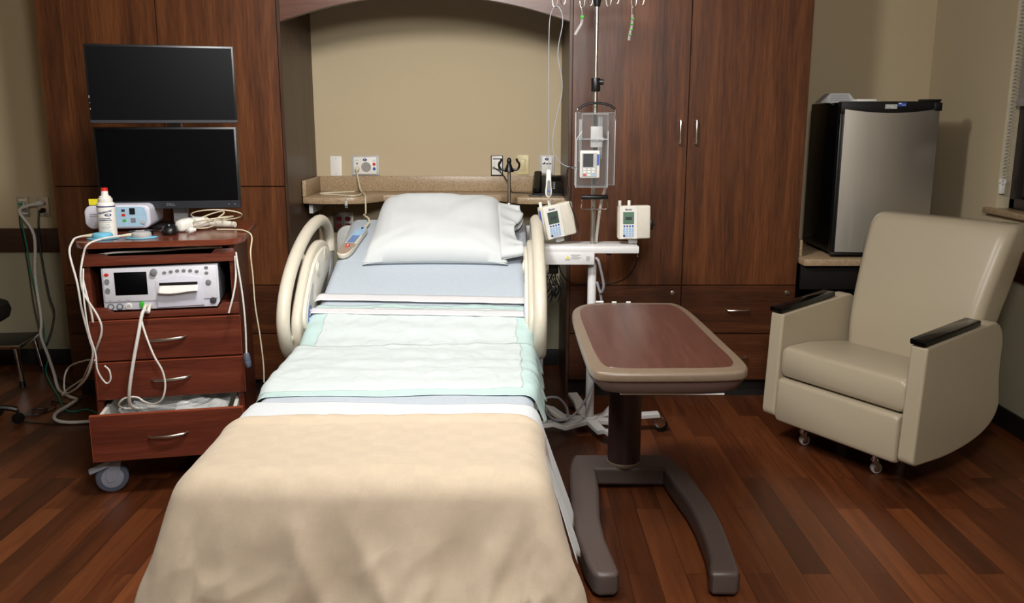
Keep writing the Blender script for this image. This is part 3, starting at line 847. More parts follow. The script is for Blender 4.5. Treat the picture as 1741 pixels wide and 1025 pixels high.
# tan blanket
def blanket():
    nu, nv = 150, 150
    A0, A1 = -(HW + .40), HW + .40
    YH = 2.435; YFT = 2.02
    def fn(u, v):
        a = A0 + (A1 - A0) * u
        y = 1.36 + (YH + .035 * math.sin(u * 3.0) * (1 if u > .4 else .7) - .02 * (abs(u - .5) * 2) ** 2 - 1.36) * v
        p = drape(a, y, .014, r=.075, flare=.195, ylow=YFT, rip=0, ph=1.7)
        L = max(0, YFT - y); sd = max(0, abs(a) - .40)
        # hanging folds on the foot panel: a few broad diagonal creases
        sm = lambda t: 0 if t <= 0 else (1 if t >= 1 else t * t * (3 - 2 * t))
        wl = sm(L / .30); wsd = sm((abs(a) - .40) / .26)
        if wl > 0 or wsd > 0:
            q = Vector((a * 3.0 + L * 2.0, L * 1.6 - a * 1.0, 2.2))
            rg_ = lambda v, sc, sd_: 1 - abs(noise.noise(Vector((v.x * sc, v.y * sc, sd_)))) * 2.2   # sharp crested folds
            w_ = noise.noise(q) * .035 + (rg_(q, 1.5, 4.1) - .6) * .026 + (rg_(q, 3.3, 1.7) - .6) * .008 + noise.noise(q * 7) * .004
            rdg = 0
            for (aa, sl, wd, am) in ((-.13, .34, .035, .024), (.17, -.28, .05, .020), (.34, -.42, .03, .020), (.03, .5, .03, .014), (-.33, .12, .03, .010)):
                t_ = (a - aa - sl * (L - .2)) / wd
                rdg += am * math.exp(-abs(t_) ** 1.3)
            p.y -= (w_ + rdg) * wl
            q = Vector((y * 3.4, abs(a) * 2.4, 7.7))
            p.x += (1 if a > 0 else -1) * (noise.noise(q) * .030 + noise.noise(q * 2.5) * .014) * wsd
        n_ = noise.noise(Vector((a * 4.5, y * 4.5, 8))) * .006 + noise.noise(Vector((a * 13, y * 13, 3))) * .003 + noise.noise(Vector((a * 40, y * 40, 6))) * .0010
        p.z += n_ + .004
        # rolled fold along the head edge
        hv = (1 - v)
        if hv < .06: p.z += .010 * math.sin(hv / .06 * PI) + .004 * (1 - hv / .06) * math.sin(u * 21)
        p.z = max(p.z, .03)
        return p
    return MB().grid(nu, nv, fn).obj('blanket', M['blanket'], None, 80, solid=.006, solid_off=1)
tag(blanket(), 'tan woven blanket covering the foot of the bed', 'blanket')

# absorbent pads
def pad(label, a0, a1, y0, y1, lift, seed, skew, c0, c1, top_gap=.03):
    t = thing('absorbent_pad', label, 'bed pad', (0, 0, 0), group='disposable pads on the bed')
    layer('backing_film', M['teal'], a0, a1, y0, y1, lift, 110, 60, wr=.006, ws=13, seed=seed, edge=.007, skew=skew, flare=.35, rip=.010, rk=55, solid=.001, parent=t, r=.045, taper=y0, crease=.0022)
    layer('absorbent_core', M['padw'], c0, c1, y0 + .045, y1 - top_gap, lift + .0014, 110, 60, wr=.006, ws=13, seed=seed, edge=.003, skew=skew, flare=.35, rip=.010, rk=55, solid=.001, parent=t, r=.045, taper=y0, crease=.0022)
    return t
pad('disposable teal edged pad lying under the two white straps', -.475, .56, 3.00, 3.585, .007, 2, -.01, -.385, .395)
pad('disposable teal edged pad nearest the blanket', -.585, .545, 2.71, 3.26, .0155, 6, .03, -.475, .41, .001)
def belt(label, y, lift, skew, w, seed, a0=-.50, a1=.50):
    o = layer('elastic_belt', M['belt'], a0, a1, y - w / 2, y + w / 2, lift, 60, 4, wr=.002, ws=9, seed=seed, skew=skew, solid=.0015, flare=.2, r=.03)
    return tag(o, label, 'belt', 'elastic belts across the mattress')
belt('white elastic belt across the bare sheet, upper of the two', 3.635, .0105, -.035, .055, 1)
belt('white elastic belt across the teal pad, lower of the two', 3.515, .016, -.03, .045, 4)

# pillow
pl = thing('pillow', 'white cotton pillow with open hem on the raised head of the bed', 'pillow', (-.35, 4.20, S(4.20) + .006), rot=(math.atan(.316), 0, R(0)))
def pill(sgn):
    def fn(u, v):
        x = (u - .5) * 2; y = (v - .5) * 2
        ex = (1 - abs(x) ** (5.0 + 6 * max(0, y))); ey = (1 - abs(y) ** (4.5 if y < 0 else 8))
        h = (.118 + .026 * y) * (max(0, ex) ** .46) * (max(0, ey) ** .38)
        pin = 1 - .06 * (abs(x) ** 2) * (1 - abs(y) ** 2) * 1.3
        piny = 1 - .05 * (1 - abs(x) ** 2) * abs(y) ** 2
        X = x * (.318 - .012 * y) * (1 - .02 * (1 - abs(y) ** 2) * abs(x) ** 4) ; Y = y * .275 * piny
        if sgn > 0:
            z = .022 * (1 - .3 * abs(x * y)) + h
            z += noise.noise(Vector((X * 7, Y * 7, 2))) * .010 * min(1, h * 20) + noise.noise(Vector((X * 26, Y * 9, 4))) * .003 * min(1, h * 8)
            # creases running in from the corners
            for cx in (-1, 1):
                for cy in (-1, 1):
                    dd = (x - cx) * .7 - (y - cy) * .9 * cx * cy
                    z -= .010 * math.exp(-(dd * 9) ** 2) * max(0, 1 - math.hypot(x - cx, y - cy) / 1.1)
        else:
            z = .022 * (1 - .3 * abs(x * y)) - min(.022, h * .6)
            z = max(z, .0)
        return (X, Y, z)
    return fn
mb = MB().grid(48, 44, pill(1)).grid(48, 44, pill(-1))
bmesh.ops.remove_doubles(mb.b, verts=mb.b.verts[:], dist=.0006)
bmesh.ops.recalc_face_normals(mb.b, faces=mb.b.faces[:])
mb.obj('filling', M['pillow'], pl, 80)
def hem(sgn):
    def fn(u, v):
        y = (v - .5) * 2
        reach = .062 + .030 * math.exp(-((v - .80) / .13) ** 2) + .018 * math.exp(-((v - .12) / .10) ** 2) - .022 * math.exp(-((v - .45) / .12) ** 2)
        x0 = (.318 - .012 * y) - .030
        x = x0 + u * (reach + .030)
        prof_ = (max(0, 1 - abs(y) ** 4.5) ** .5)
        base = .033 + (.075 + .02 * y) * prof_ * (1 - .55 * u)
        if sgn < 0: base = .030 - .022 * prof_ * (1 - u) + .030 * u * prof_
        z = base + (u ** 1.2) * (.016 * math.sin(v * 15 + 1) + .008 * math.sin(v * 37)) + .010 * u * sgn * prof_
        Y = y * (.268 - .012 * u) + u * .012 * math.sin(v * 19)
        X = x + (u ** 1.5) * .010 * math.sin(v * 26 + 2)
        return (X, Y, max(.004, z))
    return fn
hm = MB().grid(10, 90, hem(1)).grid(10, 90, hem(-1))
hm.obj('open_hem', M['pillow'], pl, 80, solid=.002)

# patient remote lying on the bed
rm = thing('patient_remote', 'cream patient remote with red call button beside the pillow', 'remote control', (-.757, 4.150, S(4.150) + .005), rot=(math.atan(.316), 0, R(-12)))
rm.scale = (.82, 1.22, 1)
out = smooth2d([(-.042, -.075), (-.030, -.115), (0, -.128), (.030, -.115), (.042, -.075), (.037, 0), (.033, .06), (.030, .105), (.016, .128), (0, .132), (-.016, .128), (-.030, .105), (-.033, .06), (-.037, 0)], 4)
MB().prism(out, 0, .024, 'XY', .006, 3).obj('case', M['cream'], rm, 60)
MB().prism(smooth2d([(-.031, .045), (-.029, .10), (-.014, .121), (.014, .121), (.029, .10), (.031, .045)], 3), .024, .0252, 'XY').obj('upper_label', M['ltblue'], rm)
MB().prism(smooth2d([(-.038, -.07), (-.028, -.108), (0, -.120), (.028, -.108), (.038, -.07), (.034, -.03), (-.034, -.03)], 3), .024, .0252, 'XY').obj('speaker_grille', M['taupegr'], rm)
for r_ in range(4):
    for c_ in range(3):
        MB().box(-.023 + c_ * .016, -.009 + c_ * .016, -.022 + r_ * .0165, -.008 + r_ * .0165, .024, .0262, .001, 1).obj('key', M['midblue'], rm)
for a, b in ((-.018, .06), (.018, .06), (-.018, .08), (.018, .08), (-.014, .1), (.014, .1)):
    MB().cyl((a, b, .025), (a, b, .0262), .006, seg=14).obj('key', M['keyblue'], rm)
MB().cyl((0, .112, .025), (0, .112, .0265), .008, seg=16).obj('power_button', M['navy'], rm)
rb_ = MB().cyl((0, -.052, .025), (0, -.052, .0275), .013, seg=24).obj('call_button', M['red'], rm)
MB().box(-.002, .002, -.058, -.047, .0275, .028).cyl((0, -.048, .0275), (0, -.048, .028), .0045, seg=12).box(-.006, .006, -.060, -.058, .0275, .028).obj('nurse_symbol', M['whitep'], rb_)
MB().tube([(0, .128, .012), (0, .165, .013), (.004, .19, .016)], lambda t: .009 - .004 * t, 10).obj('strain_relief', M['cable_c'], rm)

# ================================================================== MONITOR CART
CA = R(12)
cart = thing('monitor_cart', 'mahogany laminate cart on casters carrying two monitors and fetal monitor', 'cart', (-1.67, 3.31, 0), CA)
cosA, sinA = math.cos(CA), math.sin(CA)
def cw(u, v, z): return (-1.67 + u * cosA - v * sinA, 3.31 + u * sinA + v * cosA, z)
topo = [(.02, -.02), (.05, -.045), (.56, -.045), (.60, -.02), (.622, .03), (.635, .58), (-.012, .58), (.0, .03)]
MB().prism(topo, .976, 1.0, 'XY', .0018, 1).obj('top', [M['carttop']], cart)
bd = MB()
bd.box(.028, .05, .0, .56, .155, .976).box(.565, .588, .0, .56, .155, .976).box(.05, .565, .54, .56, .155, .976)
bd.box(.05, .565, .02, .54, .155, .175).box(.05, .565, .02, .54, .710, .728)
bd.obj('body', M['cart'], cart)
MB().prism([(.0265, .905), (.0265, .953), (.11, .953), (.125, .943), (.50, .943), (.515, .960), (.586, .960), (.586, .910)], -.018, -.0005, 'XZ', .0015).obj('upper_rail', M['cart'], cart)
MB().prism([(.036, .695), (.038, .742), (.10, .742), (.125, .722), (.51, .722), (.53, .745), (.592, .745), (.594, .699)], -.018, -.0005, 'XZ', .0015).obj('lower_rail', M['cart'], cart)
def cdrawer(z0, z1, pull, x0=.034, x1=.592):
    d = MB().box(x0, x1, -.02 - pull, -.001 - pull, z0, z1, .002, 1).obj('drawer', M['cart'], cart)
    MB().box(x0 - .0012, x1 + .0012, -.0195 - pull, -.0015 - pull, z1 - .001, z1 + .001).box(x0 - .0015, x0 + .0005, -.0195 - pull, -.0015 - pull, z0, z1).box(x1 - .0005, x1 + .0015, -.0195 - pull, -.0015 - pull, z0, z1).obj('edge_band', M['cartedge'], d)
    c = (x0 + x1) / 2 - .018 + .015; zc = (z0 + z1) / 2 + .0
    yy = -.02 - pull
    MB().tube([(c - .075, yy + .002, zc - .004), (c - .06, yy - .014, zc - .002), (c - .03, yy - .022, zc), (c, yy - .025, zc + .001), (c + .03, yy - .022, zc + .003), (c + .06, yy - .014, zc + .005), (c + .075, yy + .002, zc + .006)], lambda t: .0035 + .003 * math.sin(PI * t), 10).obj('handle', M['nickel'], d)
    return d
cdrawer(.530, .690, .0); cdrawer(.372, .522, .0, .040, .596)
d3 = cdrawer(.162, .348, .125, .032, .592)
MB().box(.056, .07, -.125, .30, .20, .338).box(.552, .566, -.125, .30, .20, .338).box(.07, .552, .29, .30, .20, .338).box(.056, .566, -.124, .30, .19, .2).obj('drawer_box', M['whitep'], d3)
for (u, v) in ((.095, -.035), (.53, .05), (.085, .48), (.53, .48)):
    r_ = .062
    c = caster(cart, u, v, r_, .034, M['rubber'], M['wheelc'], a=R(195) if (u < .3 and v < .1) else R(-80), top=.157)
    MB().box(-.10, .02, -.022, .022, .0, .014, .006, mat=Matrix.Translation((u - .01, v - .012, .118)) @ Matrix.Rotation(R(15 if v < 0 else -60), 4, 'Z') @ Matrix.Rotation(R(-16), 4, 'Y')).obj('brake_pedal', M['wheelc'], c)
# tubing in the open drawer
o = MB()
for k in range(4):
    ph = k * 1.7
    o.tube([(.30 + .19 * math.cos(a + ph) * (1 - .1 * k), .0 + .055 * math.sin(a + ph), .325 + .008 * k + .006 * math.sin(3 * a)) for a in [i * 2 * PI / 12 for i in range(12)]], .006, 8, closed=True)
o.obj('coiled_tubing', M['tubing'], None, loc=(-1.67, 3.31, .0), rot=(0, 0, CA))
tag(bpy.data.objects['coiled_tubing'], 'coiled clear tubing lying in the open bottom drawer of the cart', 'tubing')
o = MB().grid(14, 12, lambda u, v: (.33 + u * .20, -.08 + v * .24, .318 + .018 * math.sin(u * 9 + v * 3) * math.sin(v * 7) + .01 * noise.noise((u * 5, v * 5, 1)) + .015))
o.obj('plastic_bag', M['tubing'], None, loc=(-1.67, 3.31, .0), rot=(0, 0, CA), solid=.001)
tag(bpy.data.objects['plastic_bag'], 'crumpled clear plastic bag at the right of the open drawer', 'bag')

# monitors on a shared arm
ms = thing('monitor_stand', 'black column stand holding the two monitors above the cart', 'monitor stand', cw(.33, .45, 1.0), CA)
MB().box(-.11, .11, -.10, .10, .001, .014, .006).obj('base', M['black'], ms)
MB().box(-.03, .03, -.02, .02, .014, .66, .006).obj('column', M['ltgrey'], ms)
MB().box(-.04, .04, -.044, -.0205, .21, .29, .004).box(-.04, .04, -.053, -.0205, .54, .62, .004).obj('mount_plate', M['greyp'], ms)
def monitor(label, u, v, z0, z1, w, rz, chin, tilt=0):
    t = thing('monitor', label, 'monitor', cw(u, v, z0), CA + rz, 'stacked flat monitors on the cart', rot=(tilt, 0, CA + rz))
    h = z1 - z0
    MB().box(-w / 2, w / 2, -.012, .022, 0, h, .003, 2).box(-w * .32, w * .32, .02, .045, h * .2, h * .8, .01).obj('housing', M['black'], t)
    MB().box(-w / 2 + .009, w / 2 - .009, -.0145, -.012, chin, h - .009).obj('screen', M['screen'], t)
    MB().box(-w / 2 + .001, w / 2 - .001, -.0150, -.0121, .001, chin - .001, .001, 1).obj('chin_bezel', M['bezel'], t)
    return t
m1 = monitor('lower black monitor with visible bottom bezel, standing above the cart top', .308, .36, 1.085, 1.424, .570, R(-4), .034)
writing('DELL', .016, m1, M['greyp'], (.0, -.0155, .018))
for k in range(2): MB().cyl((.262 - k * .025, -.0152, .017), (.262 - k * .025, -.0162, .017), .0025, seg=10).obj('button', M['greyp'], m1)
m2 = monitor('upper black monitor tilted toward the room, above the other', .312, .35, 1.440, 1.752, .572, R(4), .014)
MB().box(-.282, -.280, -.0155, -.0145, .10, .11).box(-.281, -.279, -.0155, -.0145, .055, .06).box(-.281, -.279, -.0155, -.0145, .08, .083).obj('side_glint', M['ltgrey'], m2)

# fetal monitor inside the cart
fm = thing('fetal_monitor', 'white and lavender fetal monitor with paper slot inside the cart', 'medical monitor', cw(.305, .0, .7285), CA)
hw = .215
bodyp = [(-hw, .012), (-hw, .165), (hw, .172), (hw, .02), (hw - .012, .0), (-hw + .02, .0)]
MB().prism(bodyp, .012, .36, 'XZ', .004).obj('housing', M['greyp'], fm)
MB().prism(bodyp, -.006, .0118, 'XZ', .003).obj('fascia', M['lav'], fm)
MB().box(-hw + .006, hw - .006, -.012, -.006, .034, .166, .004).obj('upper_fascia', M['lavw'], fm)
MB().box(-.168, -.050, -.0135, -.012, .060, .150, .001).obj('display', M['screen'], fm)
MB().cyl((-.022, -.012, .148), (-.022, -.026, .148), .013, bev=.003).obj('control_knob', M['greyp'], fm)
for k, (x, z) in enumerate([(.016, .143), (.040, .146), (.064, .149), (.088, .149), (.112, .148), (.136, .144), (.172, .158), (.172, .137)]):
    MB().prism([(x + .0075 * math.cos(a), z + .0058 * math.sin(a)) for a in [2 * PI * i / 16 for i in range(16)]], -.0145, -.012, 'XZ').obj('key', M['greyp'], fm)
for (x, z, m) in ((-.195, .142, 'red'),): MB().prism([(x + .0085 * math.cos(a), z + .006 * math.sin(a)) for a in [2 * PI * i / 16 for i in range(16)]], -.0145, -.012, 'XZ').obj('power_key', M[m], fm)
for z in (.115, .079):
    for s_ in (0, PI):
        MB().prism([(-.195 + .009 * math.cos(a + s_), z + (.001 if s_ == 0 else -.001) + .010 * math.sin(a + s_)) for a in [PI * i / 10 for i in range(11)]], -.0145, -.012, 'XZ').obj('arrow_key', M['greyp'], fm)
MB().cyl((.177, -.012, .100), (.177, -.018, .100), .0105, bev=.002).obj('door_button', M['greyp'], fm)
MB().cyl((.190, -.006, .026), (.190, -.014, .026), .0125, bev=.002).obj('knob', M['ink'], fm)
dr = MB().prism([(-.018, .006), (-.020, .112), (.0, .117), (.05, .130), (.09, .132), (.13, .126), (.154, .12), (.156, .01)], -.0150, -.0065, 'XZ', .002).obj('paper_door', M['lav'], fm)
MB().box(-.006, .136, -.0158, -.0149, .090, .104).obj('paper_slot', M['black'], dr)
def pap(u, v):
    x = -.008 + .147 * u
    return (x, -.0155 - .028 * math.sin(v * 1.5), .092 - .024 * v - .004 * math.sin(u * 5) * v)
MB().grid(14, 8, pap).obj('paper_strip', M['paper'], dr, solid=.0006)
for x, m in ((-.190, 'rubber'), (-.157, 'rubber'), (-.125, 'paper')):
    c = MB().cyl((x, -.006, .015), (x, -.011, .015), .0125, seg=24, bev=.001).obj('connector', M[m], fm)
    MB().cyl((x, -.011, .015), (x, -.0115, .015), .008, seg=20).obj('pin_face', M['ltgrey'], c)
MB().box(-.084, -.068, -.013, -.006, .008, .032, .002).obj('green_port', M['green'], fm)
writing('US1', .006, fm, M['greyink'], (-.190, -.0125, .040)); writing('US2', .006, fm, M['greyink'], (-.157, -.0125, .040)); writing('TOCO', .006, fm, M['greyink'], (-.125, -.0125, .040))
# plugs into the fetal monitor
# gel bottle
gb = thing('gel_bottle', 'white ultrasound gel bottle with red tip on the cart', 'bottle', cw(.098, .135, 1.0008), CA)
MB().lathe([(0, 0), (.030, 0), (.034, .004), (.034, .125), (.032, .132), (.025, .138), (0, .138)], 36).obj('bottle_body', M['whitep'], gb)
MB().lathe([(0, .138), (.027, .138), (.027, .150), (.022, .153), (.022, .158), (.014, .162), (.0125, .180), (0, .180)], 30).obj('cap', M['whitep'], gb)
MB().cyl((0, 0, .180), (0, 0, .192), .013, .0125).obj('tip', M['red'], gb)
MB().cyl((0, 0, .118), (0, 0, .1225), .0345, seg=36).obj('stripe', M['navy'], gb)
def curved(txt, size, z, parent, mat, rad=.0347, a0=0, tilt=0, bold=0):
    o = writing(txt, size, parent, mat, (0, 0, 0), (0, 0, 0), ext=.0002, shear=.2 if tilt else 0, bold=bold)
    me = o.data
    for v in me.vertices:
        x, y, e = v.co
        ang = x / rad + a0
        zz = z + y + tilt * x
        v.co = (rad * math.sin(ang), -(rad + e) * math.cos(ang), zz)
    return o
curved('Aquasonic', .0135, .100, gb, M['navy'], tilt=.18, bold=.0003)
ov = [(.013 * math.cos(a) + .013, .0055 * math.sin(a) + .088) for a in [2 * PI * i / 20 for i in range(20)]]
b_ = MB().prism(ov, -.0005, .0004, 'XZ').obj('number_badge', M['navy'], gb)
for v in b_.data.vertices:
    x, e, z = v.co; ang = x / .0347; v.co = ((.0347 - e * .5) * math.sin(ang), -(.0347 - e * .5) * math.cos(ang), z)
curved('100', .009, .088, gb, M['whitep'], rad=.0352, a0=.013 / .0352, bold=.0003)
curved('ULTRASOUND', .0062, .074, gb, M['navy'], bold=.0002); curved('TRANSMISSION GEL', .0056, .067, gb, M['navy'], bold=.0002)
for k, (wd, z) in enumerate([(.036, .058), (.030, .050), (.038, .043), (.036, .038), (.026, .033), (.040, .026), (.034, .021), (.018, .015), (.016, .009)]):
    l = MB().box(-wd / 2, wd / 2, 0, .0003, z, z + .0012)
    bmesh.ops.subdivide_edges(l.b, edges=l.b.edges[:], cuts=5)
    l = l.obj('fine_print', M['greyink'], gb)
    for v in l.data.vertices:
        x, e, zz = v.co; ang = x / .0347; v.co = ((.0349 - e) * math.sin(ang), -(.0349 - e) * math.cos(ang), zz)

# suction / bilirubin style device
sd = thing('tabletop_instrument', 'white and pale blue tabletop instrument behind the gel bottle', 'medical device', cw(.105, .27, 1.0), CA + R(-3))
op = [(a * (1.0 if a > 0 else 1.0 - .10 * abs(b) / .05), b + .063) for a, b in rrect(.262, .098, .026, 6)]
MB().prism(op, .0, .24, 'XZ', .008, 3).obj('housing', M['lav'], sd, 60)
MB().prism([(-.015, .022), (-.015, .104), (.096, .104), (.110, .099), (.117, .085), (.119, .063), (.117, .041), (.110, .027), (.096, .022)], -.002, .009, 'XZ').obj('control_panel', M['ltblue'], sd)
MB().box(.052, .074, -.0045, -.003, .073, .099, .001, 1).obj('display', M['black'], sd)
MB().box(.055, .074, -.0045, -.003, .040, .058, .001, 1).obj('display', M['greyp'], sd)
for x, z, m in ((.028, .090, 'ink'), (.028, .071, 'red'), (.030, .048, 'green')):
    MB().box(x - .007, x + .007, -.0045, -.003, z - .005, z + .005, .001, 1).obj('indicator', M[m], sd)
MB().cyl((.103, -.003, .042), (.103, -.006, .042), .0085).obj('button', M['ltgrey'], sd)
MB().cyl((-.090, .0, .040), (-.090, -.003, .040), .011).obj('button', M['lav'], sd)
MB().box(-.105, -.065, -.0005, .0, .074, .077).box(-.105, -.055, -.0005, .0, .066, .069).obj('maker_print', M['greyink'], sd)
MB().box(-.102, -.062, .02, .06, .1125, .1135).box(-.102, -.062, -.0, .0008, .1135, .138).obj('yellow_tag', M['yellow'], sd)
for x in (-.08, .1):
    MB().cyl((x, .03, .0), (x, .03, .015), .010).cyl((x, .17, .0), (x, .17, .015), .010).obj('foot', M['black'], sd)

# transducers
def transducer(label, u, v, rz, capm, group='round transducers on the cart top'):
    t = thing('transducer', label, 'transducer', cw(u, v, 1.0005), rz, group)
    MB().prism(smooth2d([(-.055, -.012), (-.02, -.036), (.02, -.036), (.055, -.012), (.055, .012), (.02, .036), (-.02, .036), (-.055, .012)], 4), .0, .004, 'XY', .0015).obj('base_plate', M['cyan'], t)
    MB().lathe([(0, .004), (.036, .004), (.038, .009), (.036, .020), (.030, .0235), (0, .0245)], 36).obj('housing', M[capm], t)
    MB().tube([(-.030, 0, .014), (-.05, -.004, .014), (-.075, -.010, .012)], lambda q: .008 - .004 * q, 10).obj('strain_relief', M['cable_c'], t)
    return t
transducer('blue topped round transducer in front of the gel bottle', .092, .065, CA + R(-5), 'cyan')
transducer('grey topped round transducer on its blue plate, right of the blue one', .235, .062, CA + R(8), 'ltgrey')
# pager
pg = thing('pager', 'small black pager lying in front of the blue instrument', 'pager', cw(.215, .165, 1.0005), CA + R(20))
MB().prism(smooth2d([(-.042, -.014), (.030, -.020), (.044, -.008), (.040, .018), (-.034, .020), (-.046, .004)], 4), 0, .017, 'XY', .004, 2).obj('case', M['black'], pg)
MB().box(-.022, .012, -.008, .010, .017, .0176).obj('label_sticker', M['paper'], pg)
MB().box(-.016, .004, -.004, .002, .0176, .018).obj('sticker_print', M['red'], pg)
# mouse
mo = thing('computer_mouse', 'black computer mouse on the cart top beneath the monitors', 'mouse', cw(.325, .165, 1.0005), CA + R(5))
MB().loft([[(a * w_, b * l_ , z) for a, b in rrect(1, 1, .42, 5)] for w_, l_, z in ((.056, .098, 0), (.063, .106, .006), (.063, .104, .018), (.056, .092, .029), (.038, .068, .036), (.012, .03, .0385))]).obj('shell', M['black'], mo, 80)
MB().cyl((-.003, -.024, .0345), (.003, -.024, .0345), .008).obj('scroll_wheel', M['greyp'], mo)
# barcode scanner
bs = thing('handheld_scanner', 'white handheld scanner resting right of the computer mouse', 'scanner', cw(.395, .275, 1.0005), CA + R(-38))
MB().loft([[(a * w_, y, .026 + h0 + b * h_) for a, b in rrect(1, 1, .35, 5)] for y, w_, h_, h0 in ((-.075, .030, .030, -.006), (-.068, .046, .044, -.003), (-.04, .054, .052, 0), (.0, .052, .050, 0), (.04, .048, .046, .002), (.075, .050, .044, .002), (.085, .036, .030, .002))]).obj('body', M['whitep'], bs, 70)
MB().box(-.008, .008, -.03, .035, .050, .054, .003).obj('trigger', M['ltgrey'], bs)
MB().cyl((.026, -.012, .04), (.0285, -.012, .04), .003, seg=10).obj('status_light', M['green'], bs)
# hand piece with its cord bundle
hp = thing('probe_handpiece', 'cream probe handpiece lying at the right end of the cart top', 'probe', cw(.515, .315, 1.0005), CA + R(62))
MB().tube([(0, .05, .020), (0, .02, .020), (0, -.03, .019), (0, -.06, .018)], lambda q: .020 - .008 * q, 16).obj('grip', M['creamlt'], hp)
MB().ball((0, .052, .020), .022, .012, .020).obj('head', M['creamlt'], hp)
o = MB()
base = Vector(cw(.44, .27, 1.0))
for k in range(4):
    rr = .045 + .014 * k
    o.tube([base + Vector((.02 * k + rr * math.cos(a) * 1.2, rr * .75 * math.sin(a), .012 + .008 * k + (.016 + .012 * (k % 2)) * (1 + math.sin(a + k)))) for a in [i * 2 * PI / 10 for i in range(10)]], .0028, 8, closed=True)
o.obj('cord_bundle', M['cable_c'])
tag(bpy.data.objects['cord_bundle'], 'loops of cream cord heaped between scanner and probe on the cart', 'cord')
cp = thing('probe_plug', 'small white plug on the loose cord in front of the scanner', 'plug', cw(.405, .16, 1.014), CA + R(50))
MB().cyl((-.012, 0, 0), (.012, 0, 0), .012, bev=.003).cyl((.012, 0, 0), (.022, 0, 0), .008).obj('plug_body', M['whitep'], cp)
MB().cyl((-.020, 0, 0), (-.0122, 0, 0), .006).obj('contact', M['ltgrey'], cp)

# ================================================================== IV STAND
IX, IY = .366, 3.95
iv = thing('iv_stand', 'chrome pole on a white five-legged base with pump shelf', 'IV stand', (IX, IY, 0))
MB().cyl((0, 0, .07), (0, 0, .815), .020, bev=.001).obj('lower_tube', M['white'], iv)
MB().cyl((0, 0, .9), (0, 0, 1.59), .0105).obj('pole', M['steel'], iv)
MB().cyl((0, 0, 1.58), (0, 0, 2.0), .008).obj('telescopic_pole', M['steel'], iv)
MB().cyl((0, 0, 1.575), (0, 0, 1.632), .020, bev=.002).cyl((.012, 0, 1.615), (.034, -.004, 1.615), .012).obj('height_collar', M['black'], iv)
hd = MB().lathe([(0, 1.93), (.013, 1.93), (.020, 1.97), (.022, 2.02), (.010, 2.035), (0, 2.035)], 24).obj('pole_head', M['black'], iv)
def double_hook(name, x, y, z):
    h = MB()
    h.tube([(x + .013, y, z + .09), (x + .012, y - .003, z + .03), (x + .007, y - .007, z + .004), (x, y - .01, z), (x - .008, y - .01, z + .006), (x - .012, y - .01, z + .03)], .0022, 8)
    h.tube([(x + .016, y, z + .09), (x + .022, y + .004, z + .05), (x + .028, y + .008, z + .018), (x + .036, y + .01, z + .012), (x + .044, y + .01, z + .022), (x + .047, y + .01, z + .05)], .0022, 8)
    return h.obj(name, M['nickel'], hd)
ar_ = MB()
for (x, y) in ((-.19, -.01), (-.07, .03), (.045, -.03), (.165, .01)):
    ar_.tube([(0, 0, 2.0), (x * .5, y * .5, 2.02), (x, y, 2.01)], .004, 8)
ar_.obj('hook_arm', M['nickel'], hd)
HZ = 1.926
for (x, y) in ((-.182, -.01), (-.062, .03), (.045, -.03), (.158, .01)):
    double_hook('double_hook', x, y, HZ)
# shelf: wide shallow top with deeper housing on the left
sh = MB().box(-.235, .202, -.075, .10, .868, .901, .006)
sh.box(-.235, .004, -.0755, .10, .817, .88, .006)
sho = sh.obj('pump_shelf', M['white'], iv)
MB().prism([(-.125, .846), (-.117, .861), (-.109, .846)], -.0765, -.0757, 'XZ').obj('warning_sign', M['yellow'], sho)
MB().box(-.104, -.060, -.0762, -.0757, .861, .8635).box(-.098, -.070, -.0762, -.0757, .855, .857).box(-.104, -.056, -.0762, -.0757, .849, .851).box(-.098, -.066, -.0762, -.0757, .844, .846).box(-.128, -.106, -.0762, -.0757, .839, .842).obj('warning_text', M['greyink'], sho)
MB().box(-.009, .009, -.0006, 0, -.011, .011, mat=Matrix.Translation((-.026, -.0756, .846)) @ Matrix.Rotation(R(14), 4, 'Y')).obj('torn_sticker', M['ltgrey'], sho)
MB().box(.065, .085, .0, .03, .85, .868).obj('clip', M['black'], sho)
# bracket handle
MB().tube([(-.056, -.05, 1.115), (-.058, -.05, 1.07), (-.052, -.05, 1.064), (.052, -.05, 1.064), (.058, -.05, 1.07), (.056, -.05, 1.115)], .0028, 8, False).tube([(0, 0, 1.066), (0, -.05, 1.064)], .008, 8, False).obj('handle_frame', M['chrome'], iv)
MB().cyl((-.060, -.05, 1.118), (.060, -.05, 1.118), .011, bev=.003).obj('handle_grip', M['black'], iv)
# base legs, stepped like the real welded base
for a in (3, 48, 100, 150, 207, 290):
    ca, sa = math.cos(R(a)), math.sin(R(a))
    T = Matrix.Rotation(R(a), 4, 'Z')
    w_ = .024
    prof = [(0, .075), (.10, .062), (.14, .06), (.20, .088), (.33, .094), (.335, .080), (.335, .074), (.21, .068), (.145, .040), (.10, .042), (0, .050)]
    lg = MB().prism(prof, -w_, w_, 'XZ', .002, 1, mat=T).obj('base_leg', M['white'], iv)
    c = MB().cyl((.315 * ca, .315 * sa, .07), (.315 * ca, .315 * sa, .08), .012)
    for s_ in (-1, 1):
        c.prism([(.30, .075), (.335, .076), (.36, .06), (.362, .035), (.348, .025), (.335, .035)], s_ * .014 - .0015, s_ * .014 + .0015, 'XZ', mat=T)
    c.ball((.338, 0, .042), .032, .016, .032, mat=T)
    co = c.obj('caster', M['chrome'], iv)
    MB().cyl((.345, -.011, .031), (.345, .011, .031), .031, seg=24, bev=.003, mat=T).obj('wheel', M['black'], co)
MB().cyl((0, 0, .048), (0, 0, .082), .036, bev=.004).obj('hub', M['white'], iv)

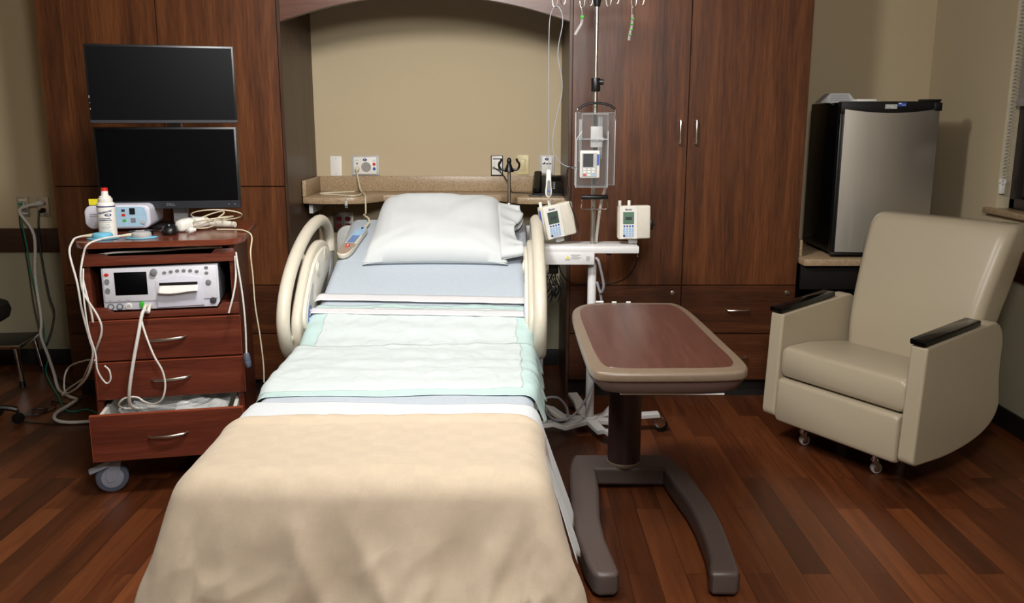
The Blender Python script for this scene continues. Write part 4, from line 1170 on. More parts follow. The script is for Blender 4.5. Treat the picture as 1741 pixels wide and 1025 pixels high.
# infusion pumps
def pump(label, loc, rot, lcd):
    t = thing('infusion_pump', label, 'infusion pump', loc, rot=rot, group='cream infusion pumps on the IV shelf')
    MB().box(-.070, .074, .010, .062, .0, .150, .008, 3).obj('back_case', M['cream'], t)
    MB().box(-.066, .074, -.012, .012, .004, .153, .008, 3).obj('front_case', M['creamlt'], t)
    MB().box(-.064, .014, -.0135, -.0118, .006, .150, .0006, 1).obj('fascia', M['whitep'], t)
    MB().box(.0165, .0172, -.0125, -.0115, .006, .150).obj('door_seam', M['ltgrey'], t)
    s_ = MB().box(-.050, -.001, -.0145, -.0134, .072, .126).obj('display', M[lcd], t)
    MB().box(-.039, -.011, -.0150, -.0145, .090, .104).obj('display_text', M['ink'], s_)
    for k in range(4):
        MB().cyl((-.044 + k * .0125, -.0134, .063), (-.044 + k * .0125, -.0155, .063), .0042, seg=14).obj('soft_key', M['blue'], t)
    for r_ in range(4):
        for c_ in range(4):
            m = 'navy' if (r_ == 0 and c_ == 0) else 'keyblue'
            MB().box(-.0495 + c_ * .0125, -.0395 + c_ * .0125, -.0148, -.0134, .015 + r_ * .0105, .0232 + r_ * .0105).obj('key', M[m], t)
    writing('Baxter', .0115, t, M['navy'], (-.026, -.0138, .137), bold=.0003, shear=.2)
    writing('SIGMA Spectrum', .0055, t, M['navy'], (-.026, -.0138, .0095), shear=.2)
    for x in (-.060, -.018):
        MB().cyl((x, .03, .148), (x, .03, .174), .0072, bev=.002).obj('tube_post', M['whitep'], t)
    MB().box(-.02, .02, .02, .05, -.022, .002, .003).obj('foot_clamp', M['ltgrey'], t)
    return t
pump1 = pump('infusion pump leaning left on the IV shelf, near the bed rail', (.222, 3.925, .934), (0, R(-11), R(16)), 'lcd2')
MB().box(-.0720, -.0695, .015, .04, .075, .135).obj('blue_side_label', M['blue'], pump1)
writing('ATC6-31', .012, pump1, M['ink'], (-.0705, .025, .035), (PI / 2, PI / 2, -PI / 2), shear=0)
pump2 = pump('infusion pump standing upright at the right end of the IV shelf', (.548, 3.925, .925), (0, R(-1), R(0)), 'lcd')
MB().box(.075, .090, .02, .045, .04, .085, .003).cyl((.09, .03, .063), (.102, .03, .063), .004).obj('side_knob', M['black'], pump2)

# clear lock box with small pump
lb = thing('clear_lockbox', 'clear plastic lockbox with black carry handle clamped to the IV pole', 'lockbox', (IX - .004, IY - .088, 1.166))
def shell(x0, x1, y0, y1, z0, z1, t=.003):
    m = MB()
    m.box(x0, x1, y0, y0 + t, z0, z1, .001, 1).box(x0, x1, y1 - t, y1, z0, z1, .001, 1)
    m.box(x0, x0 + t, y0 + t, y1 - t, z0, z1).box(x1 - t, x1, y0 + t, y1 - t, z0, z1)
    m.box(x0 + t, x1 - t, y0 + t, y1 - t, z0, z0 + t).box(x0 + t, x1 - t, y0 + t, y1 - t, z1 - t, z1)
    return m
b1 = shell(-.085, .088, .03, .075, .005, .318)
b1.obj('back_shell', M['clear'], lb)
b2 = shell(-.086, .050, -.045, .0295, .0, .205)
b2.obj('lower_door', M['clear'], lb)
b3 = shell(-.060, .052, -.02, .0295, .206, .312)
b3.obj('upper_door', M['clear'], lb)
ed = MB()
for (x0, x1, y, z0, z1) in ((-.085, .088, .03, .005, .318), (-.086, .050, -.046, .0, .205), (-.060, .052, -.021, .206, .312)):
    ed.tube([(x0, y, z0), (x1, y, z0), (x1, y, z1), (x0, y, z1)], .0022, 8, False, closed=True)
ed.tube([(-.086, -.046, .205), (-.060, -.021, .24)], .002, 6, False).tube([(.050, -.046, .205), (.052, -.021, .24)], .002, 6, False)
ed.obj('rounded_rim', M['rimc'], lb)
MB().tube([(-.078, .0, .285), (-.080, -.0, .325), (-.076, 0, .335)], .003, 8).tube([(.082, .0, .285), (.084, -.0, .325), (.080, 0, .335)], .003, 8).obj('handle_wire', M['nickel'], lb)
MB().tube([(-.078, 0, .332), (-.055, 0, .347), (-.02, 0, .357), (.02, 0, .357), (.058, 0, .348), (.082, 0, .332)], .0055, 10).obj('carry_handle', M['black'], lb)
MB().box(.045, .062, .02, .03, .20, .23, .002).obj('latch', M['black'], lb)
MB().box(-.022, .03, -.006, .0, .17, .26, .004).cyl((.028, -.008, .205), (.028, .0, .205), .008).obj('lock_bracket', M['ltgrey'], lb)
MB().cyl((-.066, 0, .11), (-.066, 0, .29), .006).cyl((.02, 0.0, .12), (.02, 0, .30), .009).obj('syringe', M['tubing'], lb)
pp = thing('pain_pump', 'small white pump with black screen inside the clear lockbox', 'infusion pump', (IX - .026, IY - .114, 1.206), R(2))
MB().box(-.046, .040, -.008, .02, 0, .118, .006, 3).obj('case', M['whitep'], pp)
MB().box(-.040, .026, -.010, -.008, .006, .108, .001, 1).obj('fascia', M['ltgrey'], pp)
MB().box(-.034, .010, -.0115, -.010, .048, .104).obj('display', M['black'], pp)
MB().box(.026, .036, -.0095, -.008, .055, .102).obj('blue_side_label', M['blue'], pp)
for r_ in range(3):
    for c_ in range(3):
        MB().box(-.033 + c_ * .019, -.020 + c_ * .019, -.0115, -.010, .010 + r_ * .012, .018 + r_ * .012, .001, 1).obj('key', M['red' if (r_, c_) == (0, 0) else ('keyblue' if (r_, c_) == (0, 2) else 'whitep')], pp)

# hanging tags of tubing clips
tg = thing('hanging_clip_strip', 'bent clear strip with one green clip hanging left of the pole', 'tube clip', (IX - .068, IY + .02, 1.925))
MB().tube([(0, 0, .008), (.004, 0, -.01), (.006, 0, -.03)], .0015, 6).obj('loop', M['ltgrey'], tg)
MB().tube([(.006, 0, -.028), (.004, 0, -.058), (-.004, 0, -.075), (-.018, 0, -.098), (-.024, 0, -.110)], .006, 10).obj('clear_tube', M['tubing'], tg)
MB().cyl((-.001, 0, -.036), (.012, 0, -.036), .008).obj('green_clip', M['green'], tg)
tg = thing('hanging_clip_strip', 'clear strip with four green clips hanging right of the pole', 'tube clip', (IX + .150, IY, 1.92))
MB().tube([(0, 0, .008), (.0, 0, -.01), (.002, 0, -.03)], .0015, 6).obj('loop', M['ltgrey'], tg)
MB().tube([(.003, 0, -.024), (.001, 0, -.07), (-.006, 0, -.10), (-.010, 0, -.130)], .0055, 10).obj('clear_tube', M['tubing'], tg)
for k in range(4):
    MB().box(-.004 - .003 * k, .012 - .003 * k, -.008, .0, -.043 - k * .022, -.039 - k * .022, .001, 1).obj('green_clip', M['green'], tg)

# hanging patient button
pbx = Vector(atY(933, 285, 3.90))
pb = thing('patient_push_button', 'white handheld push button hanging on a cord beside the IV pole', 'push button', (pbx.x, 3.90, 1.115))
MB().prism(smooth2d([(-.013, .012), (0, .0), (.013, .012), (.0145, .035), (.012, .055), (.0105, .10), (.009, .118), (0, .125), (-.009, .118), (-.0105, .10), (-.012, .055), (-.0145, .035)], 4), -.010, .010, 'XZ', .005, 3).obj('case', M['whitep'], pb, 60)
MB().prism(smooth2d([(-.008, .014), (0, .008), (.008, .014), (.0095, .035), (.007, .055), (.006, .072), (0, .079), (-.006, .072), (-.007, .055), (-.0095, .035)], 3), -.0115, -.010, 'XZ').obj('grip_inlay', M['greyp'], pb)
MB().prism(rrect(.009, .007, .002, 3, 0, .030), -.0125, -.0115, 'XZ').obj('button', M['blue'], pb)

# telephone
ph = thing('desk_telephone', 'black desk telephone on the counter behind the IV stand', 'telephone', (.20, 4.90, zt + .0005), R(-4))
MB().prism([(-.085, 0), (-.085, .012), (.07, .10), (.085, .10), (.085, 0)], -.085, .085, 'YZ', .004).obj('base', M['black'], ph)
MB().prism([(-.09, .02), (-.09, .04), (.05, .125), (.075, .115), (.07, .10), (-.07, .02)], -.080, -.035, 'YZ', .010, 3).obj('handset', M['blackg'], ph)
for r_ in range(4):
    for c_ in range(3):
        MB().box(-.008 + c_ * .018, .004 + c_ * .018, -.055 + r_ * .018, -.045 + r_ * .018, .0, .004, .001, 1, mat=Matrix.Translation((0, 0, .0598)) @ Matrix.Rotation(R(29.6), 4, 'X')).obj('key', M['greyp'], ph)
MB().box(-.012, .07, -.028, .0, .0, .003, mat=Matrix.Translation((0, .055, .0912)) @ Matrix.Rotation(R(29.6), 4, 'X')).obj('display', M['screen'], ph)
MB().box(-.10, -.03, -.13, -.09, .0, .006, .002).obj('paper_tray', M['black'], ph)

# ================================================================== OVERBED TABLE
ot = thing('overbed_table', 'overbed table with wood-look top and dark taupe C-shaped base', 'table', (.45, 2.95, 0))
def o2(l): return [(a - .45, b - 2.95) for a, b in l]
rim = smooth2d(o2([(.221, 3.15), (.250, 3.262), (.300, 3.318), (.370, 3.330), (.580, 3.330), (.634, 3.312), (.660, 3.19), (.672, 2.95), (.680, 2.69), (.685, 2.50), (.672, 2.415), (.624, 2.378), (.43, 2.366), (.268, 2.372), (.226, 2.42), (.219, 2.60), (.216, 2.88)]), 5)
inner = smooth2d(o2([(.249, 3.13), (.270, 3.24), (.320, 3.285), (.380, 3.292), (.570, 3.292), (.612, 3.27), (.632, 3.17), (.640, 2.95), (.646, 2.70), (.652, 2.53), (.640, 2.456), (.600, 2.425), (.43, 2.418), (.305, 2.420), (.266, 2.455), (.252, 2.60), (.248, 2.88)]), 5)
MB().prism(rim, .731, .760, 'XY', .009, 3).obj('top_edge', M['taupe'], ot, 60)
MB().prism(inner, .7585, .7612, 'XY', .0008, 1).obj('tabletop', M['tabletop'], ot)
sc_ = lambda s, dy=0: [(a * s, b * s + dy) for a, b in rim]
MB().loft([[(a, b, .7305) for a, b in sc_(.985)], [(a, b, .722) for a, b in sc_(.978)], [(a * .88, b * .97 + .0, .698) for a, b in rim], [(a * .80, b * .94 + .0, .690) for a, b in rim]]).obj('under_tray', M['taupe_dk'], ot, 60)
MB().box(-.140, .158, -.548, -.30, .685, .6895, .001).obj('slide_tray', M['white'], ot)
MB().box(-.10, .16, -.20, .43, .648, .6845, .01).obj('support_arm', M['taupe_dk'], ot)
MB().cyl((.005, .415, .09), (.005, .415, .66), .066, seg=40).obj('column', M['column'], ot)
MB().cyl((.005, .415, .085), (.005, .415, .102), .070, seg=40, bev=.004).obj('column_collar', M['taupe'], ot)
basep = o2([(.246, 3.40), (.228, 3.30), (.221, 3.16), (.212, 2.95), (.216, 2.74), (.232, 2.56), (.250, 2.478), (.270, 2.462), (.318, 2.466), (.332, 2.485), (.326, 2.56), (.312, 2.70), (.310, 2.86), (.322, 3.00), (.330, 3.10), (.334, 3.20), (.334, 3.30),
            (.606, 3.30), (.614, 3.20), (.628, 3.08), (.640, 2.98), (.646, 2.86), (.640, 2.68), (.628, 2.56), (.612, 2.49), (.620, 2.470), (.690, 2.468), (.706, 2.485), (.716, 2.60), (.728, 2.80), (.726, 2.95), (.716, 3.08), (.694, 3.28), (.660, 3.40), (.640, 3.445), (.26, 3.445)])
bm_ = MB().prism(basep, .012, .092, 'XY', .016, 3)
bm_.obj('base', M['taupe_base'], ot, 60, wn=True)
for (x, y) in ((-.165, -.42), (.215, -.42), (-.16, .42), (.2, .42)):
    MB().cyl((x - .01, y, .016), (x + .01, y, .016), .016, seg=16).obj('caster', M['black'], ot)
for k, (x, y, w_) in enumerate(((-.11, .378, .03), (-.055, .368, .018), (.0, .368, .018))):
    MB().box(x - w_ / 2, x + w_ / 2, y - .004, y + .004, .7605, .7665, .001, 1).obj('white_clip', M['white'], ot)

# ================================================================== RECLINER
OX, OY = 1.567, 3.185
rcl = thing('recliner_chair', 'taupe vinyl recliner with black arm pads in the corner by the window', 'recliner', (OX, OY, 0), math.atan2(-.851, .525))
# local x = across (0 at near arm outer face, -.76 far), local y = depth
ao = roundpoly([(-.012, .616, .012), (.335, .655, .05), (.455, .668, .05), (.505, .60, .05), (.500, .44, .10), (.533, .29, .05), (.47, .212, .08), (.344, .166, .08), (.18, .143, .06), (-.036, .143, .035)], 6)
for (a, b) in ((-.072, 0), (-.762, -.690)):
    ob = MB().prism(ao, a, b, 'YZ', .012, 3).obj('arm', M['vinyl'], rcl, 60, wn=True)
    pd = MB().box(a + .002, b - .002, -.022, .335, 0, .024, .006, 2, mat=Matrix.Translation((0, 0, .622)) @ Matrix.Rotation(math.atan(.112), 4, 'X'))
    pd.obj('arm_pad', M['blackg'], ob)
# seat
def xring(y, z0, z1, x0, x1, r, n=5):
    return [(a, y, b) for a, b in rrect(x1 - x0, z1 - z0, r, n, (x0 + x1) / 2, (z0 + z1) / 2)]
st = [xring(-.012, .345, .455, -.683, -.079, .03), xring(-.004, .338, .466, -.687, -.075, .025), xring(.02, .333, .472, -.689, -.073, .022), xring(.15, .333, .474, -.689, -.073, .02), xring(.35, .333, .452, -.689, -.073, .02), xring(.50, .333, .43, -.689, -.073, .02)]
MB().loft(st).obj('seat_cushion', M['vinyl'], rcl, 60)
ft = [xring(-.030, .14, .312, -.684, -.090, .02), xring(-.024, .132, .322, -.689, -.084, .018), xring(-.01, .128, .327, -.690, -.082, .012), xring(.05, .128, .327, -.690, -.082, .012)]
MB().loft(ft).obj('footrest', M['vinyl'], rcl, 60)
MB().box(-.66, -.10, .06, .46, .16, .32).obj('under_frame', M['black'], rcl)
# backrest: S-curved slab
prof = [  # z, front v, rear v, half width
    (.36, .400, .50, .300), (.44, .395, .53, .304), (.55, .395, .56, .305), (.66, .415, .60, .309), (.76, .445, .64, .316), (.86, .480, .67, .324),
    (.94, .510, .69, .330), (.99, .532, .70, .332), (1.02, .552, .695, .326), (1.035, .58, .68, .312)]
rg = []
for z, v0, v1, hw_ in prof:
    d_ = v1 - v0; cy = (v0 + v1) / 2
    pts = rrect(2 * hw_, d_, min(.05, d_ * .42), 7, -.372, cy)
    # front face slightly bowed
    pts = [(a, b - (.012 * (1 - ((a + .372) / hw_) ** 2) if b < cy else 0)) for a, b in pts]
    rg.append([(a, b, z + (a + .372) * .0) for a, b in pts])
sp = []
for i in range(len(rg) - 1):
    for k in range(3):
        u = k / 3
        g = lambda idx: rg[max(0, min(len(rg) - 1, idx))]
        sp.append([tuple(.5 * ((2 * p1[c]) + (p2[c] - p0[c]) * u + (2 * p0[c] - 5 * p1[c] + 4 * p2[c] - p3[c]) * u * u + (3 * p1[c] - p0[c] - 3 * p2[c] + p3[c]) * u ** 3) for c in range(3))
                   for p0, p1, p2, p3 in zip(g(i - 1), g(i), g(i + 1), g(i + 2))])
sp.append(rg[-1])
MB().loft(sp).obj('backrest', M['vinyl'], rcl, 70)
for (x, y) in ((-.642, .12), (-.263, .115), (-.60, .33), (-.30, .33)):
    caster(rcl, x, y - .01, .024, .022, M['ltgrey'], M['chrome'], a=R(60), top=.17)

# ================================================================== REFRIGERATOR
fr = thing('compact_refrigerator', 'compact refrigerator with stainless door and black cabinet on the desk counter', 'refrigerator', (1.622, 4.425, .765), R(-2))
FW, FD, FH = .478, .50, .78
MB().box(.002, FW - .002, .045, FD, .02, FH - .008, .006).obj('cabinet', M['blackg'], fr)
MB().box(0, FW, .0, .044, .012, .026, .004).box(0, .022, .002, .044, .02, FH - .06, .004).obj('door_liner', M['black'], fr)
# curved stainless skin and curved black header
def bow(x): return .020 * (1 - ((x - FW / 2) / (FW / 2)) ** 2)
n = 18
skin = [(.018 + (FW - .018) * k / n, -bow(.018 + (FW - .018) * k / n) - .005) for k in range(n + 1)]
def topz(x): return FH - .038 - .022 * (1 - ((x - FW / 2) / (FW / 2)) ** 2)
sk = bmesh.new()
lo = [sk.verts.new((x, y, .03)) for x, y in skin]; hi = [sk.verts.new((x, y, topz(x))) for x, y in skin]
lb_ = [sk.verts.new((x, .040, .03)) for x, y in skin]; hb_ = [sk.verts.new((x, .040, topz(x))) for x, y in skin]
for k in range(n):
    sk.faces.new((lo[k], lo[k + 1], hi[k + 1], hi[k])); sk.faces.new((hi[k], hi[k + 1], hb_[k + 1], hb_[k]))
    sk.faces.new((lb_[k + 1], lb_[k], hb_[k], hb_[k + 1])); sk.faces.new((lo[k + 1], lo[k], lb_[k], lb_[k + 1]))
sk.faces.new((lo[0], hi[0], hb_[0], lb_[0])); sk.faces.new((lo[n], lb_[n], hb_[n], hi[n]))
m_ = MB(); bmesh.ops.recalc_face_normals(sk, faces=sk.faces[:]); m_._merge(sk)
door = m_.obj('door', M['steelf'], fr, 40)
hdp = [(FW * k / n, -bow(FW * k / n) - .003) for k in range(n + 1)]
MB().prism([(0, .044)] + hdp + [(FW, .044)], FH - .062, FH - .004, 'XY', .003).obj('door_header', M['black'], fr)
MB().box(.39, FW + .004, -.004, .05, FH - .004, FH + .006, .002).box(FW - .03, FW + .008, -.012, .0, FH - .05, FH - .01, .003).obj('hinge_cover', M['black'], fr)
bdg = MB().box(.205, .262, -.0265, -.022, FH - .040, FH - .018).obj('badge', M['ltgrey'], fr)
writing('Danby', .013, bdg, M['whitep'], (.228, -.0268, FH - .027), shear=.2); writing('Designer', .007, bdg, M['whitep'], (.246, -.0268, FH - .035), shear=.2)
bst = MB().box(.266, .305, -.0262, -.0225, FH - .028, FH - .010).obj('blue_sticker', M['blue'], fr)
MB().box(.268, .282, -.0267, -.0262, FH - .017, FH - .012).box(.284, .302, -.0267, -.0262, FH - .023, FH - .021).obj('sticker_print', M['whitep'], bst)
est = MB().box(.405, .423, -.0115, -.0085, FH - .115, FH - .092).obj('energy_sticker', M['cyan'], fr)
MB().tube([(.408, -.0120, FH - .108), (.414, -.0120, FH - .104), (.420, -.0120, FH - .106)], .0008, 6).obj('sticker_star', M['whitep'], est)
for (x, y) in ((.03, .05), (FW - .03, .05), (.03, FD - .04), (FW - .03, FD - .04)):
    MB().cyl((x, y, 0), (x, y, .021), .014, .012).obj('foot', M['black'], fr)
# things on the refrigerator
FT = .765 + FH - .008
ds = thing('tent_card', 'folded grey tent card standing on the left of the refrigerator top', 'card', (1.645, 4.62, FT), R(-2))
MB().prism([(-.062, 0), (-.01, .048), (.085, .048), (.125, .0)], .0, .10, 'XZ').obj('folded_card', M['ltgrey'], ds)
pr = MB()
for k in range(4): pr.box(-.012 - .006 * 0, .078 + .005 * k, -.0008, -.0001, .038 - k * .009, .041 - k * .009)
pr.obj('small_print', M['greyink'], ds)
tr = thing('white_tray', 'small white tray lying on the middle of the refrigerator top', 'tray', (1.80, 4.60, FT + .0005), 0)
MB().box(-.05, .05, -.04, .04, 0, .018, .004).box(-.07, .07, -.05, .05, 0, .008, .003).obj('tray_body', M['whitep'], tr)

# ================================================================== STEP STOOL, SWIVEL STOOL
ss = thing('step_stool', 'step stool with black rubber tread and chrome legs, left by the wall', 'step stool', (-2.90, 4.80, 0), R(8))
MB().box(-.20, .165, -.15, .15, .225, .242, .006).obj('tread', M['black'], ss)
MB().box(-.205, .17, -.156, -.148, .218, .238, .002).box(-.205, .17, .148, .156, .218, .238, .002).box(.165, .173, -.156, .156, .218, .238, .002).box(-.208, -.20, -.156, .156, .218, .238, .002).obj('chrome_edge', M['chrome'], ss)
for (x, y, ex, ey) in ((.14, -.13, .022, -.02), (.14, .13, .022, .02), (-.17, -.13, -.022, -.02), (-.17, .13, -.022, .02)):
    l = MB().cyl((x, y, .225), (x + ex, y + ey, .03), .012).cyl((x, y, .225), (x + ex * .3, y + ey * .3, .16), .015).obj('leg', M['chrome'], ss)
    MB().cyl((x + ex, y + ey, .0), (x + ex, y + ey, .035), .018, .013).obj('rubber_tip', M['black'], l)
sw = thing('swivel_stool', 'dark round cushioned stool cut off at the left edge', 'stool', (-2.573, 4.02, 0.0))
MB().lathe([(0, .52), (.16, .52), (.185, .535), (.195, .567), (.185, .600), (.15, .615), (0, .617)], 40).obj('cushion', M['deskdark'], sw)
MB().cyl((0, 0, .08), (0, 0, .52), .022).obj('column', M['chrome'], sw)
for k in range(5):
    a = R(72 * k + 20)
    l = MB().tube([(0, 0, .10), (.12 * math.cos(a), .12 * math.sin(a), .085), (.17 * math.cos(a), .17 * math.sin(a), .07)], .014, 8).obj('base_leg', M['black'], sw)
    MB().cyl((.17 * math.cos(a), .17 * math.sin(a) - .012, .026), (.17 * math.cos(a), .17 * math.sin(a) + .012, .026), .026, seg=18).cyl((.17 * math.cos(a), .17 * math.sin(a), .03), (.17 * math.cos(a), .17 * math.sin(a), .07), .007).obj('caster', M['black'], l)

# ================================================================== CABLES
def cable(name, label, pts, r, mat, cat='cable', group=None, sub=6):
    o = MB().tube(pts, r, 8, True, sub).obj(name, M[mat])
    return tag(o, label, cat, group)
Yw = 5.02
cable('power_cable', 'thick white power cable from the left wall socket to the cart',
      [(-2.756, 5.07, .974), (-2.79, 5.055, .965), (-2.835, 5.05, .93), atY(58, 400, 5.06), atY(60, 470, 5.05), atY(70, 540, 5.0), atY(70, 572, 4.95), atY(82, 605, 4.85), atY(92, 635, 4.7) , atZ(100, 662, .012), atZ(118, 674, .012), atZ(130, 679, .014), atZ(115, 690, .012), atZ(96, 702, .012), atZ(94, 713, .012), atZ(115, 718, .012), atZ(160, 716, .012), atZ(210, 712, .012)], .0085, 'cable_w', 'power cable')
cable('network_cable', 'green network cable trailing from the left wall plate to the floor',
      [(-2.850, 5.085, .972), atY(36, 372, 5.07), atY(46, 420, 5.08), atY(54, 470, 5.08), atY(72, 540, 5.07), atY(76, 580, 5.0), atY(82, 608, 4.9), atY(78, 630, 4.75), atZ(88, 655, .03), atZ(98, 672, .006), atZ(110, 695, .006), atZ(125, 700, .006), atZ(148, 696, .006), atZ(170, 705, .006)], .004, 'dgreen', 'network cable')
cable('thin_black_cable', 'thin black cable from the left wall plate coiling on the floor',
      [(-2.848, 5.086, .944), atY(34, 380, 5.09), atY(47, 450, 5.09), atY(58, 520, 5.06), atY(70, 570, 5.0), atY(82, 620, 4.86), atZ(120, 668, .005), atZ(140, 675, .005), atZ(118, 686, .005), atZ(88, 682, .005), atZ(95, 690, .006), atZ(88, 698, .005), atZ(60, 705, .005), atZ(56, 697, .007), atZ(80, 694, .005), atZ(70, 703, .007), atZ(42, 708, .005), atZ(40, 717, .005), atZ(100, 721, .005), atZ(170, 719, .005)], .0032, 'cable_k', 'cable')
cable('black_power_cord', 'black power cord hanging from the red wall socket at left',
      [(-2.738, 5.075, .93), atY(66, 385, 5.06), atY(70, 430, 5.06), atY(83, 500, 5.04), atY(92, 530, 5.03), atY(88, 560, 5.0), atY(78, 590, 4.95), atY(84, 610, 4.85), atZ(100, 645, .01), atZ(140, 660, .006)], .0055, 'cable_k', 'power cord')
# cords down the left of the cart
def cv(u, v, z): return Vector(cw(u, v, z))
g1 = 'white transducer cords beside the cart'
cable('transducer_cord', 'white cord draped from the blue transducer down the left of the cart',
      [cv(.016, .062, 1.0125), cv(.003, .045, 1.010), cv(-.004, .02, 1.002), cv(-.010, -.02, .96), atY(131, 480, 3.24), atY(140, 530, 3.24), atY(152, 575, 3.24), atY(158, 600, 3.24), atY(148, 640, 3.3), atY(128, 662, 3.5), atY(106, 672, 3.9), atY(115, 662, 3.95), atY(148, 638, 3.6), atY(162, 612, 3.25)], .004, 'cable_w', 'cord', g1)
cable('transducer_cord', 'white cord looping from the grey transducer over the cart edge to the floor',
      [cv(.161, .042, 1.0125), cv(.11, .0, 1.010), cv(.065, -.052, .995), cv(.045, -.055, .95), atY(137, 470, 3.24), atY(143, 500, 3.24), atY(165, 535, 3.22), atY(173, 560, 3.22), atY(165, 590, 3.24), atY(150, 625, 3.35), atY(135, 655, 3.6), atY(112, 668, 3.95), atY(110, 640, 4.0), atY(120, 622, 4.0), atY(145, 613, 3.7), atY(158, 612, 3.35)], .004, 'cable_w', 'cord', g1)
cable('lead_cord', 'thin white cord curling in front of the top drawer of the cart',
      [cv(.035, -.03, .90), atY(142, 500, 3.23), atY(150, 560, 3.22), atY(162, 600, 3.22), atY(166, 630, 3.22), atY(180, 651, 3.23), atY(188, 645, 3.23), atY(186, 630, 3.23), atY(178, 622, 3.24)], .0032, 'cable_w', 'cord')
cable('lead_cord', 'pair of white lead ends lying across the lower shelf rail at left',
      [cv(.03, -.03, .86), atY(147, 500, 3.25), atY(155, 530, 3.25), atY(158, 548, 3.25)], .004, 'cable_w', 'cord')
# twin cords out of the fetal monitor into the open drawer
g2 = 'white cords plugged into the fetal monitor'
PLUGS = []
fp = lambda x, y, z: cv(.305 + x, y, .7285 + z)
for k, (x, px) in enumerate(((-.062, 0), (-.046, 6))):
    o = MB().tube([fp(x, -.010, .016), fp(x, -.035, .012), fp(x - .001, -.050, -.004)], lambda t: .008 - .002 * t, 10).obj('cable_plug', M['creamlt']); PLUGS.append(o)
    if 0: tag(o, ['left white plug pushed into the fetal monitor beside the green port', 'right white plug pushed into the fetal monitor'][k], 'plug', 'plugs in the fetal monitor')
cable('monitor_cord', 'thick white cord dropping from the fetal monitor into the open drawer',
      [fp(-.048, -.050, -.004), atY(243, 530, 3.28), atY(235, 570, 3.24), atY(226, 620, 3.22), atY(220, 665, 3.22), atY(222, 688, 3.25), atY(236, 694, 3.30), atY(262, 690, 3.36)], .0065, 'cable_w', 'cord', g2)
cable('monitor_cord', 'thin white cord looping over the drawer handles from the fetal monitor',
      [fp(-.063, -.050, -.004), atY(240, 540, 3.27), atY(248, 570, 3.24), atY(262, 605, 3.22), atY(276, 630, 3.22), atY(281, 655, 3.22), atY(276, 678, 3.22), atY(262, 687, 3.24), atY(246, 683, 3.28), atY(232, 675, 3.28), atY(212, 677, 3.25), atY(202, 688, 3.26), atY(212, 694, 3.30), atY(240, 693, 3.34)], .0038, 'cable_w', 'cord', g2)
# cord over the right side of cart
cable('probe_cord', 'cream cord from the probe hanging free at the right of the cart',
      [cv(.50, .22, 1.008), cv(.57, .20, 1.008), cv(.618, .16, 1.006), cv(.645, .13, .985), atY(426, 430, 3.52), atY(430, 470, 3.52), atY(434, 520, 3.52), atY(442, 570, 3.52), atY(448, 620, 3.52), atY(449, 650, 3.52)], .0028, 'cable_c', 'cord')
cable('sensor_cord', 'white cord with grey end connector hanging at the right of the cart',
      [cv(.592, .0, .94), atY(404, 450, 3.36), atY(412, 500, 3.36), atY(417, 550, 3.36), atY(419, 600, 3.36)], .0036, 'cable_w', 'cord')
e = atY(419, 600, 3.36)
o = MB().cyl(e, e + Vector((0.002, 0, -.03)), .010, .014, bev=.003).cyl(e + Vector((.002, 0, -.03)), e + Vector((.006, 0, -.058)), .014, .010, bev=.003).obj('cord_connector', M['rubber'])
tag(o, 'grey ribbed connector at the end of the cord beside the drawers', 'connector')
cable('lead_cord', 'white cord lying along the side edge beside the right of the shelf',
      [cv(.590, -.024, .93), atY(401, 470, 3.36), atY(397, 500, 3.34), atY(389, 532, 3.33)], .0036, 'cable_w', 'cord')
cable('shelf_cord', 'grey cords lying in the gap under the cart top',
      [cv(.08, -.012, .9485), cv(.16, .0, .955), cv(.3, .02, .954), cv(.42, .02, .960), cv(.54, .0, .963)], .004, 'cable_w', 'cord')
cable('monitor_cables', 'black cables lying behind the instrument on the cart top',
      [cv(.25, .33, 1.005), cv(.33, .30, 1.005), cv(.28, .24, 1.006), cv(.22, .27, 1.005), cv(.30, .36, 1.008), cv(.36, .40, 1.02), cv(.37, .42, 1.08)], .003, 'cable_k', 'cable')
# pillow speaker cord from the nurse panel across the counter to the remote
rmw = rm.matrix_basis
rp = rm.location
cable('call_cord', 'cream call cord running from the nurse panel over the counter to the remote',
      [(-.891, 5.07, 1.173), (-.876, 5.02, 1.13), (-.845, 4.92, 1.068), (-.81, 4.82, 1.056), (-.79, 4.74, 1.040), (-.785, 4.71, 1.0), (-.775, 4.64, .965), (-.765, 4.52, .972), (-.745, 4.44, .975), (-.722, 4.40, .968), (-.714, 4.372, .955)], .0045, 'cable_c', 'cord')
cable('call_cord_loop', 'cream cord looped on the left of the alcove counter',
      [(-.90, 5.03, zt + .005), (-.98, 4.97, zt + .006), (-1.05, 4.93, zt + .006), (-1.06, 4.87, zt + .006), (-.98, 4.82, zt + .006), (-.91, 4.77, zt + .006), (-.86, 4.74, zt + .006), (-.83, 4.80, zt + .006), (-.835, 4.9, zt + .008), (-.865, 5.02, zt + .03)], .0045, 'cable_c', 'cord')
e = Vector((-.885, 4.690, zt - .03))
o = MB().box(-.008, .008, -.006, .006, -.012, .012, .002).cyl((-.004, 0, -.012), (-.004, 0, -.024), .0015, seg=8).cyl((.004, 0, -.012), (.004, 0, -.024), .0015, seg=8).tube([(0, 0, .012), (-.002, 0, .036), (-.004, .03, .036)], .003, 8).obj('loose_plug', M['ltgrey'], loc=e)
tag(o, 'small grey plug dangling over the front of the alcove counter', 'plug')
cable('telephone_cord', 'black telephone cord from the data outlet to the telephone',
      [(-.100, 5.105, 1.178), (-.07, 5.08, 1.165), (-.035, 5.06, 1.12), (-.01, 5.04, 1.07), (.0, 5.0, zt + .004), (.03, 4.96, zt + .004), (.07, 4.93, zt + .006), (.115, 4.9, zt + .006)], .0028, 'cable_k', 'cord')
